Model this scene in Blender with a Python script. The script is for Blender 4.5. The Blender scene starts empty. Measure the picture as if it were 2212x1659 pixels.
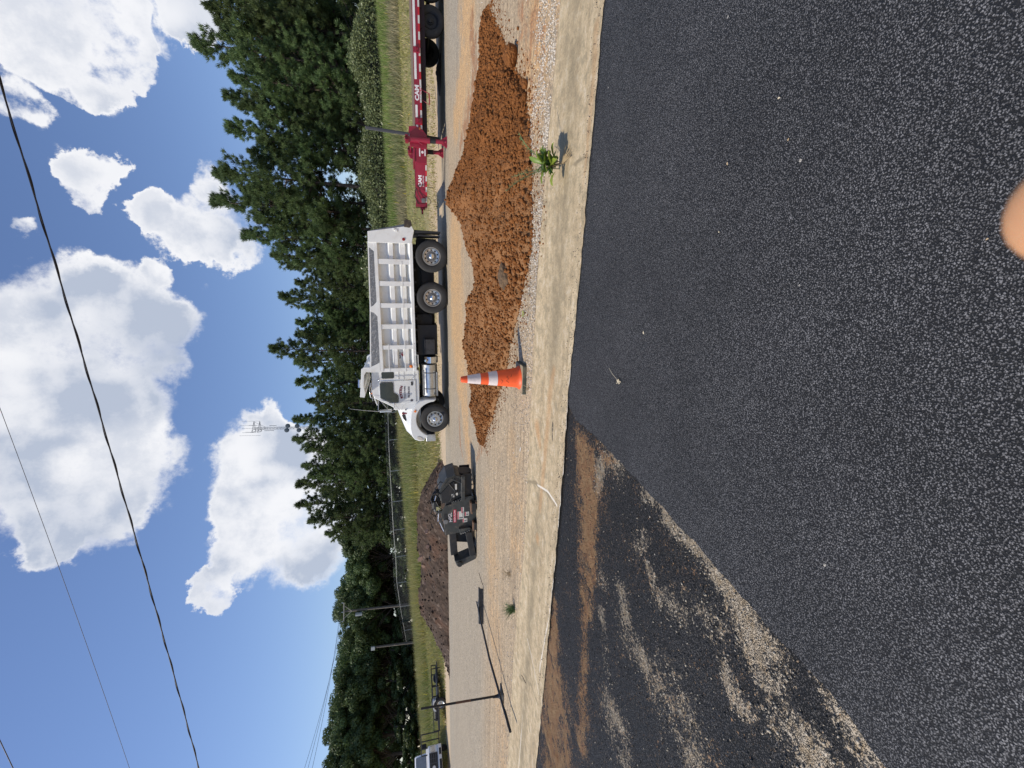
import bpy, bmesh, math, random
import numpy as np
from mathutils import Vector, Matrix
PI = math.pi; rad = math.radians
SC = bpy.context.scene
COL = SC.collection
random.seed(7); RNG = np.random.default_rng(7)

# ------------------------------------------------------------------ camera, sky, sun, exposure
FOC = 1700/1.8228; TILT = math.atan(404/1700); ROLL = -0.038; EYE = 1.4
CAM = np.array([0, 0, EYE])
_r0 = np.array([1., 0, 0]); _fw = np.array([0, math.cos(TILT), -math.sin(TILT)]); _u0 = np.array([0, math.sin(TILT), math.cos(TILT)])
_rt = _r0*math.cos(ROLL)+_u0*math.sin(ROLL); _up = -_r0*math.sin(ROLL)+_u0*math.cos(ROLL)
def _ray(x, y): return _fw*FOC+_rt*(829.5-y)+_up*(1106-x)
def on(x, y, z=0.0):                      # survey point of the photo on the plane z
    d = _ray(x, y); return CAM+d*(z-EYE)/d[2]
def at(x, y, Y):                          # survey point at forward distance Y
    d = _ray(x, y); return CAM+d*Y/d[1]
cd = bpy.data.cameras.new('camera'); cam = bpy.data.objects.new('camera', cd); COL.objects.link(cam)
cd.sensor_width = 36; cd.sensor_fit = 'HORIZONTAL'; cd.lens = 36*1700/4032; cd.clip_start = 0.01; cd.clip_end = 3000
m = Matrix.Identity(4)
for i in range(3):
    m[i][0] = -_up[i]; m[i][1] = _rt[i]; m[i][2] = -_fw[i]; m[i][3] = CAM[i]
cam.matrix_world = m
cd.dof.use_dof = True; cd.dof.focus_distance = 4.5; cd.dof.aperture_fstop = 9.0
SC.camera = cam
SC.view_settings.view_transform = 'Standard'; SC.view_settings.look = 'None'; SC.view_settings.gamma = 1
SC.view_settings.exposure = 0.0
SUN = Vector((-0.63, -0.13, 0.775)).normalized()
sl = bpy.data.lights.new('sun', 'SUN'); sl.energy = 4.2; sl.angle = rad(0.5); sl.color = (1, .93, .81)
so = bpy.data.objects.new('sun', sl); COL.objects.link(so)
so.rotation_euler = SUN.to_track_quat('Z', 'Y').to_euler(); so.location = (-20, -5, 30)

class NT:                                  # small node-tree helper
    def __init__(s, tree): s.t = tree; s.n = tree.nodes; s.l = tree.links
    def node(s, typ, **k):
        n = s.n.new(typ)
        for a, v in k.items():
            if a == 'ins':
                for q, w in v.items():
                    if hasattr(w, 'is_linked'): s.l.new(w, n.inputs[q])
                    else: n.inputs[q].default_value = w
            else: setattr(n, a, v)
        return n
    def noise(s, vec, scale, detail=4, rough=.6, dist=0, dim=None):
        n = s.node('ShaderNodeTexNoise', ins={'Scale': scale, 'Detail': detail, 'Roughness': rough, 'Distortion': dist})
        if vec is not None: s.l.new(vec, n.inputs['Vector'])
        return n.outputs['Fac']
    def voro(s, vec, scale, feat='F1', rnd=1.0):
        n = s.node('ShaderNodeTexVoronoi', feature=feat, ins={'Scale': scale, 'Randomness': rnd})
        if vec is not None: s.l.new(vec, n.inputs['Vector'])
        return n
    def math(s, op, a, b=0.0, c=0.0, clamp=False):
        n = s.node('ShaderNodeMath', operation=op, use_clamp=clamp)
        for i, w in enumerate((a, b, c)):
            if hasattr(w, 'is_linked'): s.l.new(w, n.inputs[i])
            else: n.inputs[i].default_value = w
        return n.outputs[0]
    def rng(s, v, a, b, c=0.0, d=1.0, smooth=False):
        n = s.node('ShaderNodeMapRange', ins={'Value': v, 'From Min': a, 'From Max': b, 'To Min': c, 'To Max': d})
        if smooth: n.interpolation_type = 'SMOOTHSTEP'
        return n.outputs[0]
    def mix(s, f, a, b, op='MIX'):
        n = s.node('ShaderNodeMix', data_type='RGBA', blend_type=op)
        for q, w in ((0, f), (6, a), (7, b)):
            if hasattr(w, 'is_linked'): s.l.new(w, n.inputs[q])
            else: n.inputs[q].default_value = w if q == 0 else ((*w, 1) if len(w) == 3 else w)
        return n.outputs[2]
    def scalev(s, vec, sc):
        n = s.node('ShaderNodeMapping'); s.l.new(vec, n.inputs['Vector']); n.inputs['Scale'].default_value = sc; return n.outputs[0]
    def attr(s, name, out='Fac'): return s.node('ShaderNodeAttribute', attribute_name=name).outputs[out]

# sky: physical sky with cumulus at their compass bearings
BL=[(0.014,0.820,0.572,0.123),(0.138,0.839,0.527,0.076),(0.166,0.863,0.477,0.059),(0.114,0.891,0.439,0.065),(0.049,0.867,0.496,0.099),(-0.063,0.842,0.536,0.126),(-0.071,0.878,0.473,0.067),(-0.154,0.824,0.545,0.075),(-0.199,0.839,0.507,0.050),(-0.154,0.860,0.486,0.059),(-0.090,0.807,0.583,0.064),(0.132,0.903,0.408,0.044),(0.057,0.914,0.401,0.031),(-0.220,0.813,0.540,0.027),(-0.066,0.960,0.271,0.040),(-0.119,0.948,0.294,0.071),(-0.168,0.932,0.323,0.061),(-0.177,0.949,0.263,0.100),(-0.249,0.924,0.291,0.079),(-0.279,0.935,0.220,0.082),(-0.224,0.915,0.335,0.043),(-0.299,0.900,0.316,0.051),(-0.338,0.873,0.353,0.020),(-0.320,0.931,0.178,0.046),(-0.240,0.951,0.197,0.075),(-0.350,0.909,0.225,0.027),(0.506,0.714,0.483,0.050),(0.526,0.730,0.446,0.026),(0.446,0.740,0.503,0.030),(0.551,0.736,0.394,0.035),(0.556,0.752,0.355,0.023),(0.532,0.767,0.358,0.019),(0.410,0.749,0.521,0.021),(0.466,0.776,0.425,0.021),(0.431,0.763,0.481,0.013),(0.342,0.783,0.519,0.014),(0.352,0.798,0.489,0.023),(0.344,0.809,0.478,0.016),(0.330,0.763,0.555,0.011),(0.258,0.783,0.566,0.010),(0.588,0.748,0.310,0.023),(0.579,0.760,0.297,0.017),(0.448,0.846,0.287,0.022),(0.458,0.837,0.298,0.018),(0.310,0.861,0.404,0.019),(0.284,0.878,0.385,0.033),(0.266,0.896,0.356,0.035),(0.325,0.889,0.322,0.042),(0.373,0.866,0.333,0.026),(0.280,0.907,0.315,0.029),(0.249,0.897,0.365,0.021),(0.221,0.875,0.431,0.018),(0.209,0.905,0.370,0.014),(-0.454,0.876,0.158,0.013),(-0.537,0.827,0.155,0.015),(-0.547,0.824,0.146,0.013)]
THIN = set(range(28, 40)) | {52}
W_ = bpy.data.worlds.new('World'); SC.world = W_; W_.use_nodes = True
w = NT(W_.node_tree); w.n.clear()
tc = w.node('ShaderNodeTexCoord').outputs['Generated']
sky = w.node('ShaderNodeTexSky', sky_type='NISHITA', sun_disc=False, sun_elevation=math.asin(SUN.z), sun_rotation=math.atan2(SUN.x, SUN.y), altitude=200, air_density=1.25, dust_density=.35, ozone_density=2.2)
bw = w.node('ShaderNodeVectorMath', operation='MULTIPLY_ADD')
nz = w.node('ShaderNodeTexNoise', ins={'Scale': 7.0, 'Detail': 9.0, 'Roughness': .62}); w.l.new(tc, nz.inputs['Vector'])
sub = w.node('ShaderNodeVectorMath', operation='SUBTRACT'); w.l.new(nz.outputs['Color'], sub.inputs[0]); sub.inputs[1].default_value = (.5, .5, .5)
w.l.new(sub.outputs[0], bw.inputs[0]); bw.inputs[1].default_value = (.15, .15, .15); w.l.new(tc, bw.inputs[2])
nrm = w.node('ShaderNodeVectorMath', operation='NORMALIZE'); w.l.new(bw.outputs[0], nrm.inputs[0])
acc = None
for i, (a, b, c, r) in enumerate(BL):
    d = w.node('ShaderNodeVectorMath', operation='DOT_PRODUCT'); w.l.new(nrm.outputs[0], d.inputs[0]); d.inputs[1].default_value = (a, b, c)
    v = w.rng(d.outputs['Value'], math.cos(r*(1.38 if i < 26 else 1.7)), math.cos(r*(.2 if i < 26 else 0)), 0, .42 if i in THIN else (.56 if i < 29 and i > 25 else .72 if i > 28 else .9), True)
    acc = v if acc is None else w.math('ADD', acc, v)
acc = w.math('MINIMUM', acc, 1.3)
fine = w.noise(tc, 30, 7, .62)
big = w.noise(tc, 4.5, 3, .5); mid = w.noise(tc, 9, 8, .66)
dens = w.math('ADD', acc, w.math('ADD', w.math('MULTIPLY', w.math('SUBTRACT', fine, .5), .7), w.math('MULTIPLY', w.math('SUBTRACT', mid, .5), 2.9)))
wid = w.rng(w.noise(tc, 3.2, 2, .5), .36, .62, .35, 1.3)
mask = w.math('DIVIDE', w.math('SUBTRACT', dens, .14), wid, clamp=True); mask = w.rng(mask, 0, 1, 0, 1, True)
gate = w.rng(acc, .02, .25, 0, 1, True)
mask = w.math('MULTIPLY', mask, gate)
shade = w.math('MULTIPLY', w.rng(acc, .6, 1.3, 0, 1, True), w.rng(big, .40, .62, .05, .9, True))
shade = w.math('ADD', shade, w.math('MULTIPLY', w.rng(mid, .40, .62, 0, .45, True), w.rng(acc, .3, .9)), clamp=True)
ccol = w.mix(shade, (.98, .98, 1.0), (.50, .56, .68))
skyc = w.mix(1.0, sky.outputs[0], (.108, .112, .135), 'MULTIPLY')
fin = w.mix(w.math('MULTIPLY', mask, .95), skyc, ccol)
bg = w.node('ShaderNodeBackground', ins={'Strength': 1.0}); w.l.new(fin, bg.inputs[0])
wo = w.node('ShaderNodeOutputWorld'); w.l.new(bg.outputs[0], wo.inputs[0])

# ------------------------------------------------------------------ helpers
def tag(o, label=None, cat=None, group=None, kind=None):
    for k, v in (('label', label), ('category', cat), ('group', group), ('kind', kind)):
        if v: o[k] = v
    return o
def empty(name, loc, rz=0, **k):
    o = bpy.data.objects.new(name, None); COL.objects.link(o); o.location = loc; o.rotation_euler = (0, 0, rz); o.empty_display_size = .2
    return tag(o, **k)
def raw(name, verts, faces, mat=None, parent=None, smooth=False):
    me = bpy.data.meshes.new(name)
    verts = np.asarray(verts, dtype=np.float32)
    if isinstance(faces, np.ndarray):
        n, k = faces.shape
        me.vertices.add(len(verts)); me.vertices.foreach_set('co', verts.ravel())
        me.loops.add(n*k); me.loops.foreach_set('vertex_index', faces.astype(np.int32).ravel())
        me.polygons.add(n); me.polygons.foreach_set('loop_start', np.arange(0, n*k, k, dtype=np.int32)); me.polygons.foreach_set('loop_total', np.full(n, k, dtype=np.int32))
        me.update(calc_edges=True)
    else:
        me.from_pydata(verts.tolist(), [], faces); me.update()
    if smooth: me.polygons.foreach_set('use_smooth', np.ones(len(me.polygons), dtype=bool))
    o = bpy.data.objects.new(name, me); COL.objects.link(o)
    if mat: me.materials.append(mat)
    if parent: o.parent = parent
    return o
class MB:
    def __init__(s): s.v = []; s.f = []
    def add(s, vs, fs):
        n = len(s.v); s.v += [tuple(map(float, p)) for p in vs]; s.f += [[i+n for i in f] for f in fs]; return s
    def box(s, x0, x1, y0, y1, z0, z1):
        return s.add([(x0,y0,z0),(x1,y0,z0),(x1,y1,z0),(x0,y1,z0),(x0,y0,z1),(x1,y0,z1),(x1,y1,z1),(x0,y1,z1)],
                     [(0,3,2,1),(4,5,6,7),(0,1,5,4),(1,2,6,5),(2,3,7,6),(3,0,4,7)])
    def prism(s, pts, y0, y1, ax='y'):     # outline in x,z pushed from y0 to y1
        n = len(pts); a = sum(pts[i][0]*pts[(i+1) % n][1]-pts[(i+1) % n][0]*pts[i][1] for i in range(n))
        if a < 0: pts = pts[::-1]
        P = (lambda p, y: (p[0], y, p[1])) if ax == 'y' else (lambda p, y: (p[0], p[1], y)) if ax == 'z' else (lambda p, y: (y, p[0], p[1]))
        vs = [P(p, y0) for p in pts]+[P(p, y1) for p in pts]
        fs = [list(range(n)), list(range(2*n-1, n-1, -1))]+[(i, i+n, (i+1) % n+n, (i+1) % n) for i in range(n)]
        return s.add(vs, fs)
    def tube(s, pts, r, n=8, caps=True):
        pts = [Vector(p) for p in pts]; rs = r if isinstance(r, (list, tuple)) else [r]*len(pts)
        rings = []; prev = None
        for i, p in enumerate(pts):
            d = (pts[min(i+1, len(pts)-1)]-pts[max(i-1, 0)]).normalized()
            if prev is None:
                u = d.orthogonal().normalized()
            else: u = (prev-d*prev.dot(d)).normalized()
            prev = u; v = d.cross(u)
            rings.append([p+(u*math.cos(2*PI*k/n)+v*math.sin(2*PI*k/n))*rs[i] for k in range(n)])
        vs = [q for rg in rings for q in rg]; fs = []
        for i in range(len(pts)-1):
            for k in range(n): fs.append((i*n+k, i*n+(k+1) % n, (i+1)*n+(k+1) % n, (i+1)*n+k))
        if caps: fs += [list(range(n))[::-1], [(len(pts)-1)*n+k for k in range(n)]]
        return s.add(vs, fs)
    def lathe(s, prof, c, axis='y', n=32, sgn=1):   # prof: (axial, radius)
        vs = []; fs = []
        for a, r in prof:
            for k in range(n):
                t = 2*PI*k/n; p = (r*math.cos(t), r*math.sin(t))
                q = (p[0], a*sgn, p[1]) if axis == 'y' else (p[0], p[1], a) if axis == 'z' else (a*sgn, p[0], p[1])
                vs.append((q[0]+c[0], q[1]+c[1], q[2]+c[2]))
        for i in range(len(prof)-1):
            for k in range(n): fs.append((i*n+k, i*n+(k+1) % n, (i+1)*n+(k+1) % n, (i+1)*n+k))
        return s.add(vs, fs)
    def obj(s, name, mat, parent=None, bev=0, seg=2, smooth=False, loc=None, rot=None):
        o = raw(name, s.v, s.f, mat, parent)
        bm = bmesh.new(); bm.from_mesh(o.data); bmesh.ops.recalc_face_normals(bm, faces=bm.faces); bm.to_mesh(o.data); bm.free()
        if bev:
            b = o.modifiers.new('b', 'BEVEL'); b.width = bev; b.segments = seg; b.limit_method = 'ANGLE'; b.angle_limit = rad(35)
        if smooth or bev:
            o.data.polygons.foreach_set('use_smooth', np.ones(len(o.data.polygons), dtype=bool))
            e = o.modifiers.new('w', 'WEIGHTED_NORMAL') if bev else None
            if e: e.keep_sharp = True
            if smooth and not bev: o.data.set_sharp_from_angle(angle=rad(smooth if smooth > 1 else 40))
        if loc is not None: o.location = loc
        if rot is not None: o.rotation_euler = rot
        return o
def text(s, size, mat, parent, loc, rot=(PI/2, 0, 0), name='lettering', off=0.0, extr=.002, sx=1, align='CENTER', shear=0, space=1):
    c = bpy.data.curves.new(name, 'FONT'); c.body = s; c.size = size; c.align_x = align; c.align_y = 'CENTER'; c.extrude = extr; c.offset = off; c.shear = shear; c.space_character = space; c.resolution_u = 3
    o = bpy.data.objects.new(name, c); COL.objects.link(o)
    dg = bpy.context.evaluated_depsgraph_get(); me = bpy.data.meshes.new_from_object(o.evaluated_get(dg)); bpy.data.objects.remove(o)
    me.materials.clear(); me.materials.append(mat)
    o = bpy.data.objects.new(name, me); COL.objects.link(o); o.location = loc; o.rotation_euler = rot; o.scale = (sx, 1, 1); o.parent = parent
    return o

_MAT = {}
def M(name, base, rough=.6, metal=0., var=.18, vs=6., bump=0., bs=60., spec=.5, dirt=None, da=.3, coat=0., trans=0.):
    if name in _MAT: return _MAT[name]
    mt = bpy.data.materials.new(name); mt.use_nodes = True; t = NT(mt.node_tree); b = t.n['Principled BSDF']
    co = t.node('ShaderNodeTexCoord').outputs['Object']
    n1 = t.noise(co, vs, 6, .62); lo = tuple(c*(1-var) for c in base); hi = tuple(min(1, c*(1+var)) for c in base)
    col = t.mix(t.rng(n1, .3, .7), lo, hi)
    if dirt:
        n2 = t.noise(co, vs*.7, 8, .7, .6); col = t.mix(t.rng(n2, .52, .75, 0, da), col, dirt)
    t.l.new(col, b.inputs['Base Color'])
    t.l.new(t.rng(n1, .3, .7, max(.02, rough-.08), min(1, rough+.1)), b.inputs['Roughness'])
    b.inputs['Metallic'].default_value = metal; b.inputs['Specular IOR Level'].default_value = spec; b.inputs['Coat Weight'].default_value = coat
    if trans: b.inputs['Transmission Weight'].default_value = trans
    if bump:
        bp = t.node('ShaderNodeBump', ins={'Strength': bump, 'Distance': .01}); t.l.new(t.noise(co, bs, 5, .6), bp.inputs['Height']); t.l.new(bp.outputs[0], b.inputs['Normal'])
    _MAT[name] = mt; return mt
def _h(ix, iy, s): 
    n = (ix*374761393+iy*668265263+s*974634777) & 0xffffffff
    n = ((n ^ (n >> 13))*1274126177) & 0xffffffff
    return ((n ^ (n >> 16)) & 0xffff)/65535.0
def vn(x, y, s=0):
    x = np.asarray(x, float); y = np.asarray(y, float)
    ix = np.floor(x).astype(np.int64); iy = np.floor(y).astype(np.int64); fx = x-ix; fy = y-iy
    fx = fx*fx*(3-2*fx); fy = fy*fy*(3-2*fy)
    return (_h(ix,iy,s)*(1-fx)+_h(ix+1,iy,s)*fx)*(1-fy)+(_h(ix,iy+1,s)*(1-fx)+_h(ix+1,iy+1,s)*fx)*fy
def fbm(x, y, o=4, s=0):
    a = 0; k = .5
    for i in range(o): a = a+k*vn(x*2**i, y*2**i, s+i*7); k *= .55
    return a
CA, SA = .9615, .2749
def Wst(s, t): return s*CA+t*SA, -s*SA+t*CA
def STw(x, y): return x*CA-y*SA, x*SA+y*CA
AST = -math.atan2(SA, CA)
def sm(a, b, x): u = np.clip((x-a)/(b-a), 0, 1); return u*u*(3-2*u)
def terr(x, y):
    s, t = STw(np.asarray(x, float), np.asarray(y, float))
    zt = np.interp(s, [-70, -40, -14, 10, 40], [.3, 1.0, 1.75, 2.05, 2.4])
    u = np.clip((t-16.9)/15, 0, 1)
    z = zt*(.25*u+.75*u*u*(3-2*u))+.10*(fbm(x*.35, y*.35, 3, 3)-.5)*np.clip((t-17)/4, 0, 1)
    return np.where(t < 16.9, -.03, z-.03*np.clip(1-(t-16.9)*4, 0, 1))
def grid(name, s0, s1, t0, t1, ds, dt, zf, mat, attrs=None, smooth=True):
    S = np.arange(s0, s1+ds/2, ds); T = np.arange(t0, t1+dt/2, dt); a, b = np.meshgrid(S, T)
    z = zf(a, b); v = np.stack([a.ravel(), b.ravel(), z.ravel()], 1)
    nx, ny = len(S), len(T); i = np.arange(nx*ny).reshape(ny, nx)
    f = np.stack([i[:-1,:-1].ravel(), i[:-1,1:].ravel(), i[1:,1:].ravel(), i[1:,:-1].ravel()], 1)
    o = raw(name, v, f, mat, smooth=smooth); o.rotation_euler = (0, 0, AST)
    for k, fn in (attrs or {}).items():
        at_ = o.data.attributes.new(k, 'FLOAT', 'POINT'); at_.data.foreach_set('value', fn(a, b).ravel().astype(np.float32))
    return o
def dseg(X, Y, pts):
    d = np.full(X.shape, 1e9)
    for (ax, ay, aw), (bx, by, bw_) in zip(pts[:-1], pts[1:]):
        vx, vy = bx-ax, by-ay; u = np.clip(((X-ax)*vx+(Y-ay)*vy)/(vx*vx+vy*vy+1e-9), 0, 1)
        d = np.minimum(d, np.hypot(X-ax-u*vx, Y-ay-u*vy)/(aw+u*(bw_-aw)))
    return d
def paths(lst, rag=0):                            # lst of (weight, [(px,py,width m)...]) surveyed on the ground
    ps = []
    for wgt, q in lst:
        pp = []
        for (x, y, wd) in q:
            g = on(x, y); s, t = STw(g[0], g[1]); pp.append((s, t, wd))
        if len(pp) == 1: pp.append((pp[0][0]+.01, pp[0][1], pp[0][2]))
        ps.append((wgt, pp))
    def f(a, b):
        r = np.zeros(a.shape)
        if rag: a = a+rag*(fbm(a*2.5, b*5, 4, 101)-.5); b = b+rag*.6*(fbm(a*2.5, b*6, 4, 102)-.5)
        for wgt, pp in ps: r = np.maximum(r, wgt*np.exp(-(dseg(a, b, pp)/(1.5 if rag else 1))**2))
        if rag: r = r*(.5+1.3*np.clip(fbm(a*9, b*9, 4, 103)*2.2-.62, 0, 1))
        return r
    return f

# ------------------------------------------------------------------ ground materials
def gmat(name): 
    mt = bpy.data.materials.new(name); mt.use_nodes = True; t = NT(mt.node_tree)
    return mt, t, t.n['Principled BSDF'], t.node('ShaderNodeTexCoord').outputs['Object']
def bumpit(t, b, h, strength, dist):
    bp = t.node('ShaderNodeBump', ins={'Strength': strength, 'Distance': dist}); t.l.new(h, bp.inputs['Height']); t.l.new(bp.outputs[0], b.inputs['Normal'])
def asphalt(name, stone, gap, specks=True, dusty=False, lift=1.0):
    mt, t, b, co = gmat(name)
    nzc = t.node('ShaderNodeTexNoise', ins={'Scale': 110.0, 'Detail': 3.0}); t.l.new(co, nzc.inputs['Vector'])
    wv = t.node('ShaderNodeVectorMath', operation='MULTIPLY_ADD'); t.l.new(nzc.outputs['Color'], wv.inputs[0]); wv.inputs[1].default_value = (.010,)*3; t.l.new(co, wv.inputs[2])
    v1 = t.voro(wv.outputs[0], 185 if not dusty else 125); v2 = t.voro(wv.outputs[0], 300)
    e1 = t.rng(v1.outputs['Distance'], .38, .64, 1, 0); 
    sep = t.node('ShaderNodeSeparateColor'); t.l.new(v1.outputs['Color'], sep.inputs[0])
    sep2 = t.node('ShaderNodeSeparateColor'); t.l.new(v2.outputs['Color'], sep2.inputs[0])
    bright = t.math('POWER', sep.outputs[0], 1.6)
    c1 = t.mix(bright, tuple(c*.6 for c in stone), tuple(min(1, c*1.75) for c in stone))
    col = t.mix(e1, gap, c1)
    col = t.mix(t.rng(sep2.outputs[1], .6, 1, 0, .35), col, gap)
    big = t.noise(co, 1.1, 6, .65); col = t.mix(1.0, col, t.mix(t.rng(big, .3, .7), (.74,)*3, (1.22,)*3), 'MULTIPLY')
    if specks:
        sp = t.voro(co, 9); s3 = t.node('ShaderNodeSeparateColor'); t.l.new(sp.outputs['Color'], s3.inputs[0])
        ms = t.math('MULTIPLY', t.math('LESS_THAN', sp.outputs['Distance'], .05), t.math('GREATER_THAN', s3.outputs[0], .78))
        col = t.mix(ms, col, (.6, .55, .47))
    rough = t.rng(sep.outputs[2], 0, 1, .5, .85)
    hgt = t.math('ADD', e1, t.math('MULTIPLY', sep.outputs[1], .6))
    if dusty:
        a = t.attr('tan'); r = t.attr('red')
        sn = t.rng(t.noise(co, 95, 4, .7), .32, .68); pn = t.rng(t.noise(co, 30, 6, .75), .36, .64)
        comb = t.math('ADD', t.math('ADD', t.math('MULTIPLY', sn, .52), t.math('MULTIPLY', pn, .55)), t.math('MULTIPLY', t.math('SUBTRACT', t.noise(co, 3.5, 5, .6), .5), .9))
        fa = t.rng(t.math('SUBTRACT', t.math('ADD', comb, t.math('MULTIPLY', a, .50)), t.math('MULTIPLY', e1, .16)), .86, .94)
        tanc = t.mix(t.rng(t.noise(co, 22, 4, .6), .35, .7), (.46, .35, .22), (.68, .59, .46))
        col = t.mix(t.math('MULTIPLY', fa, .9), col, tanc)
        fr = t.rng(t.math('SUBTRACT', t.math('ADD', comb, t.math('MULTIPLY', r, .58)), t.math('MULTIPLY', e1, .14)), .76, .92)
        redc = t.mix(t.rng(t.noise(co, 12, 5, .65), .3, .7), (.40, .19, .085), (.56, .36, .17))
        col = t.mix(t.math('MULTIPLY', fr, .92), col, redc)
        rough = t.math('MAXIMUM', rough, t.math('MULTIPLY', t.math('MAXIMUM', fa, fr), .85))
    t.l.new(col, b.inputs['Base Color']); t.l.new(rough, b.inputs['Roughness']); b.inputs['Specular IOR Level'].default_value = .35
    bumpit(t, b, hgt, 1.0*lift, .010); return mt
M_NEW = asphalt('fresh_asphalt', (.145, .140, .138), (.014, .014, .015))
M_OLD = asphalt('stained_asphalt', (.064, .058, .052), (.004, .004, .004), dusty=True, lift=1.4)

mt, t, b, co = gmat('worn_road'); M_ROAD = mt
st = t.scalev(co, (.12, 2.2, 1)); st2 = t.scalev(co, (.5, 9, 1))
n1 = t.noise(st, 3, 6, .65); n2 = t.noise(st2, 6, 5, .65); n3 = t.noise(co, 1.4, 5, .6)
v = t.voro(co, 62); sv = t.node('ShaderNodeSeparateColor'); t.l.new(v.outputs['Color'], sv.inputs[0])
vv = t.voro(co, 120); sv2 = t.node('ShaderNodeSeparateColor'); t.l.new(vv.outputs['Color'], sv2.inputs[0])
col = t.mix(t.rng(n1, .35, .65), (.36, .26, .155), (.52, .395, .25))
col = t.mix(t.math('MULTIPLY', t.attr('grey'), t.rng(n2, .3, .62, .5, 1)), col, (.35, .305, .23))
col = t.mix(t.rng(t.math('ADD', t.math('MULTIPLY', t.attr('dust'), 1.0), t.math('MULTIPLY', n2, .55)), .42, .95), col, (.56, .35, .165))
col = t.mix(t.math('MULTIPLY', t.rng(t.math('ADD', t.attr('soil'), t.math('MULTIPLY', t.noise(st, 9, 5, .7), .8)), .85, 1.1), .85), col, (.36, .17, .07))
col = t.mix(1.0, col, t.mix(t.rng(n2, .3, .7), (.72,)*3, (1.25,)*3), 'MULTIPLY')
whs = t.noise(co, 14, 7, .75); col = t.mix(1.0, col, t.mix(t.rng(whs, .35, .65), (.78,)*3, (1.2,)*3), 'MULTIPLY')
col = t.mix(1.0, col, t.mix(sv.outputs[0], (.6,)*3, (1.35,)*3), 'MULTIPLY')
col = t.mix(t.rng(sv2.outputs[0], .86, .9, 0, .6), col, (.2, .175, .14))
col = t.mix(t.rng(n3, .56, .75, 0, .3), col, (.26, .22, .165))
t.l.new(col, b.inputs['Base Color']); b.inputs['Roughness'].default_value = .92
bumpit(t, b, t.math('ADD', v.outputs['Distance'], t.math('MULTIPLY', t.noise(co, 25, 5, .7), 1.2)), .55, .012)

mt, t, b, co = gmat('gutter_concrete'); M_GUT = mt
st = t.scalev(co, (.35, 3, 1)); n1 = t.noise(st, 3, 6, .65); n2 = t.noise(co, 8, 8, .75); n3 = t.rng(t.noise(co, 55, 6, .8), .3, .7)
col = t.mix(t.rng(n1, .3, .7), (.42, .305, .17), (.64, .50, .305))
col = t.mix(t.rng(n2, .49, .60, 0, .6), col, (.24, .205, .135))
col = t.mix(t.rng(n2, .36, .48, .6, 0), col, (.66, .57, .42))
col = t.mix(t.attr('stain'), col, (.30, .235, .14))
col = t.mix(t.rng(t.math('ADD', t.attr('rust'), t.math('MULTIPLY', n2, .5)), .6, 1.1, 0, .8), col, (.50, .28, .12))
col = t.mix(t.rng(t.math('ADD', t.attr('tar'), t.math('MULTIPLY', t.noise(co, 30, 4, .7), .6)), .88, .95), col, (.02, .02, .022))
col = t.mix(1.0, col, t.mix(n3, (.7,)*3, (1.3,)*3), 'MULTIPLY')
col = t.mix(t.rng(t.attr('seal'), .5, .8), col, (.85, .78, .66))
t.l.new(col, b.inputs['Base Color']); b.inputs['Roughness'].default_value = .9
bumpit(t, b, t.math('ADD', n3, t.math('MULTIPLY', n2, 1.5)), .5, .01)

mt, t, b, co = gmat('verge_soil'); M_GND = mt
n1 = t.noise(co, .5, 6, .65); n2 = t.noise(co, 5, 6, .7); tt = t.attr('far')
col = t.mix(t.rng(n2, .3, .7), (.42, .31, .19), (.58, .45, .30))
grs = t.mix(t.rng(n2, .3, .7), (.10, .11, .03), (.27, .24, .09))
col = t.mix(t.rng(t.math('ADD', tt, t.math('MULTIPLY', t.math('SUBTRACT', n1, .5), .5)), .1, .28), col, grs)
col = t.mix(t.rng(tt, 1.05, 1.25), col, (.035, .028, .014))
t.l.new(col, b.inputs['Base Color']); b.inputs['Roughness'].default_value = .95
bumpit(t, b, n2, .6, .05)

# ------------------------------------------------------------------ ground, road, gutter, driveway
def gz(a, b_):
    x, y = Wst(a, b_); return terr(x, y)
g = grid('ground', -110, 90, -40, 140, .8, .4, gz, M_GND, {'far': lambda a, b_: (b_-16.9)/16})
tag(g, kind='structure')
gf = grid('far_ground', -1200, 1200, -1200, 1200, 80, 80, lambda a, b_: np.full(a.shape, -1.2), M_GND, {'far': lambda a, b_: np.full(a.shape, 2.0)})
tag(gf, kind='structure')
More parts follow.
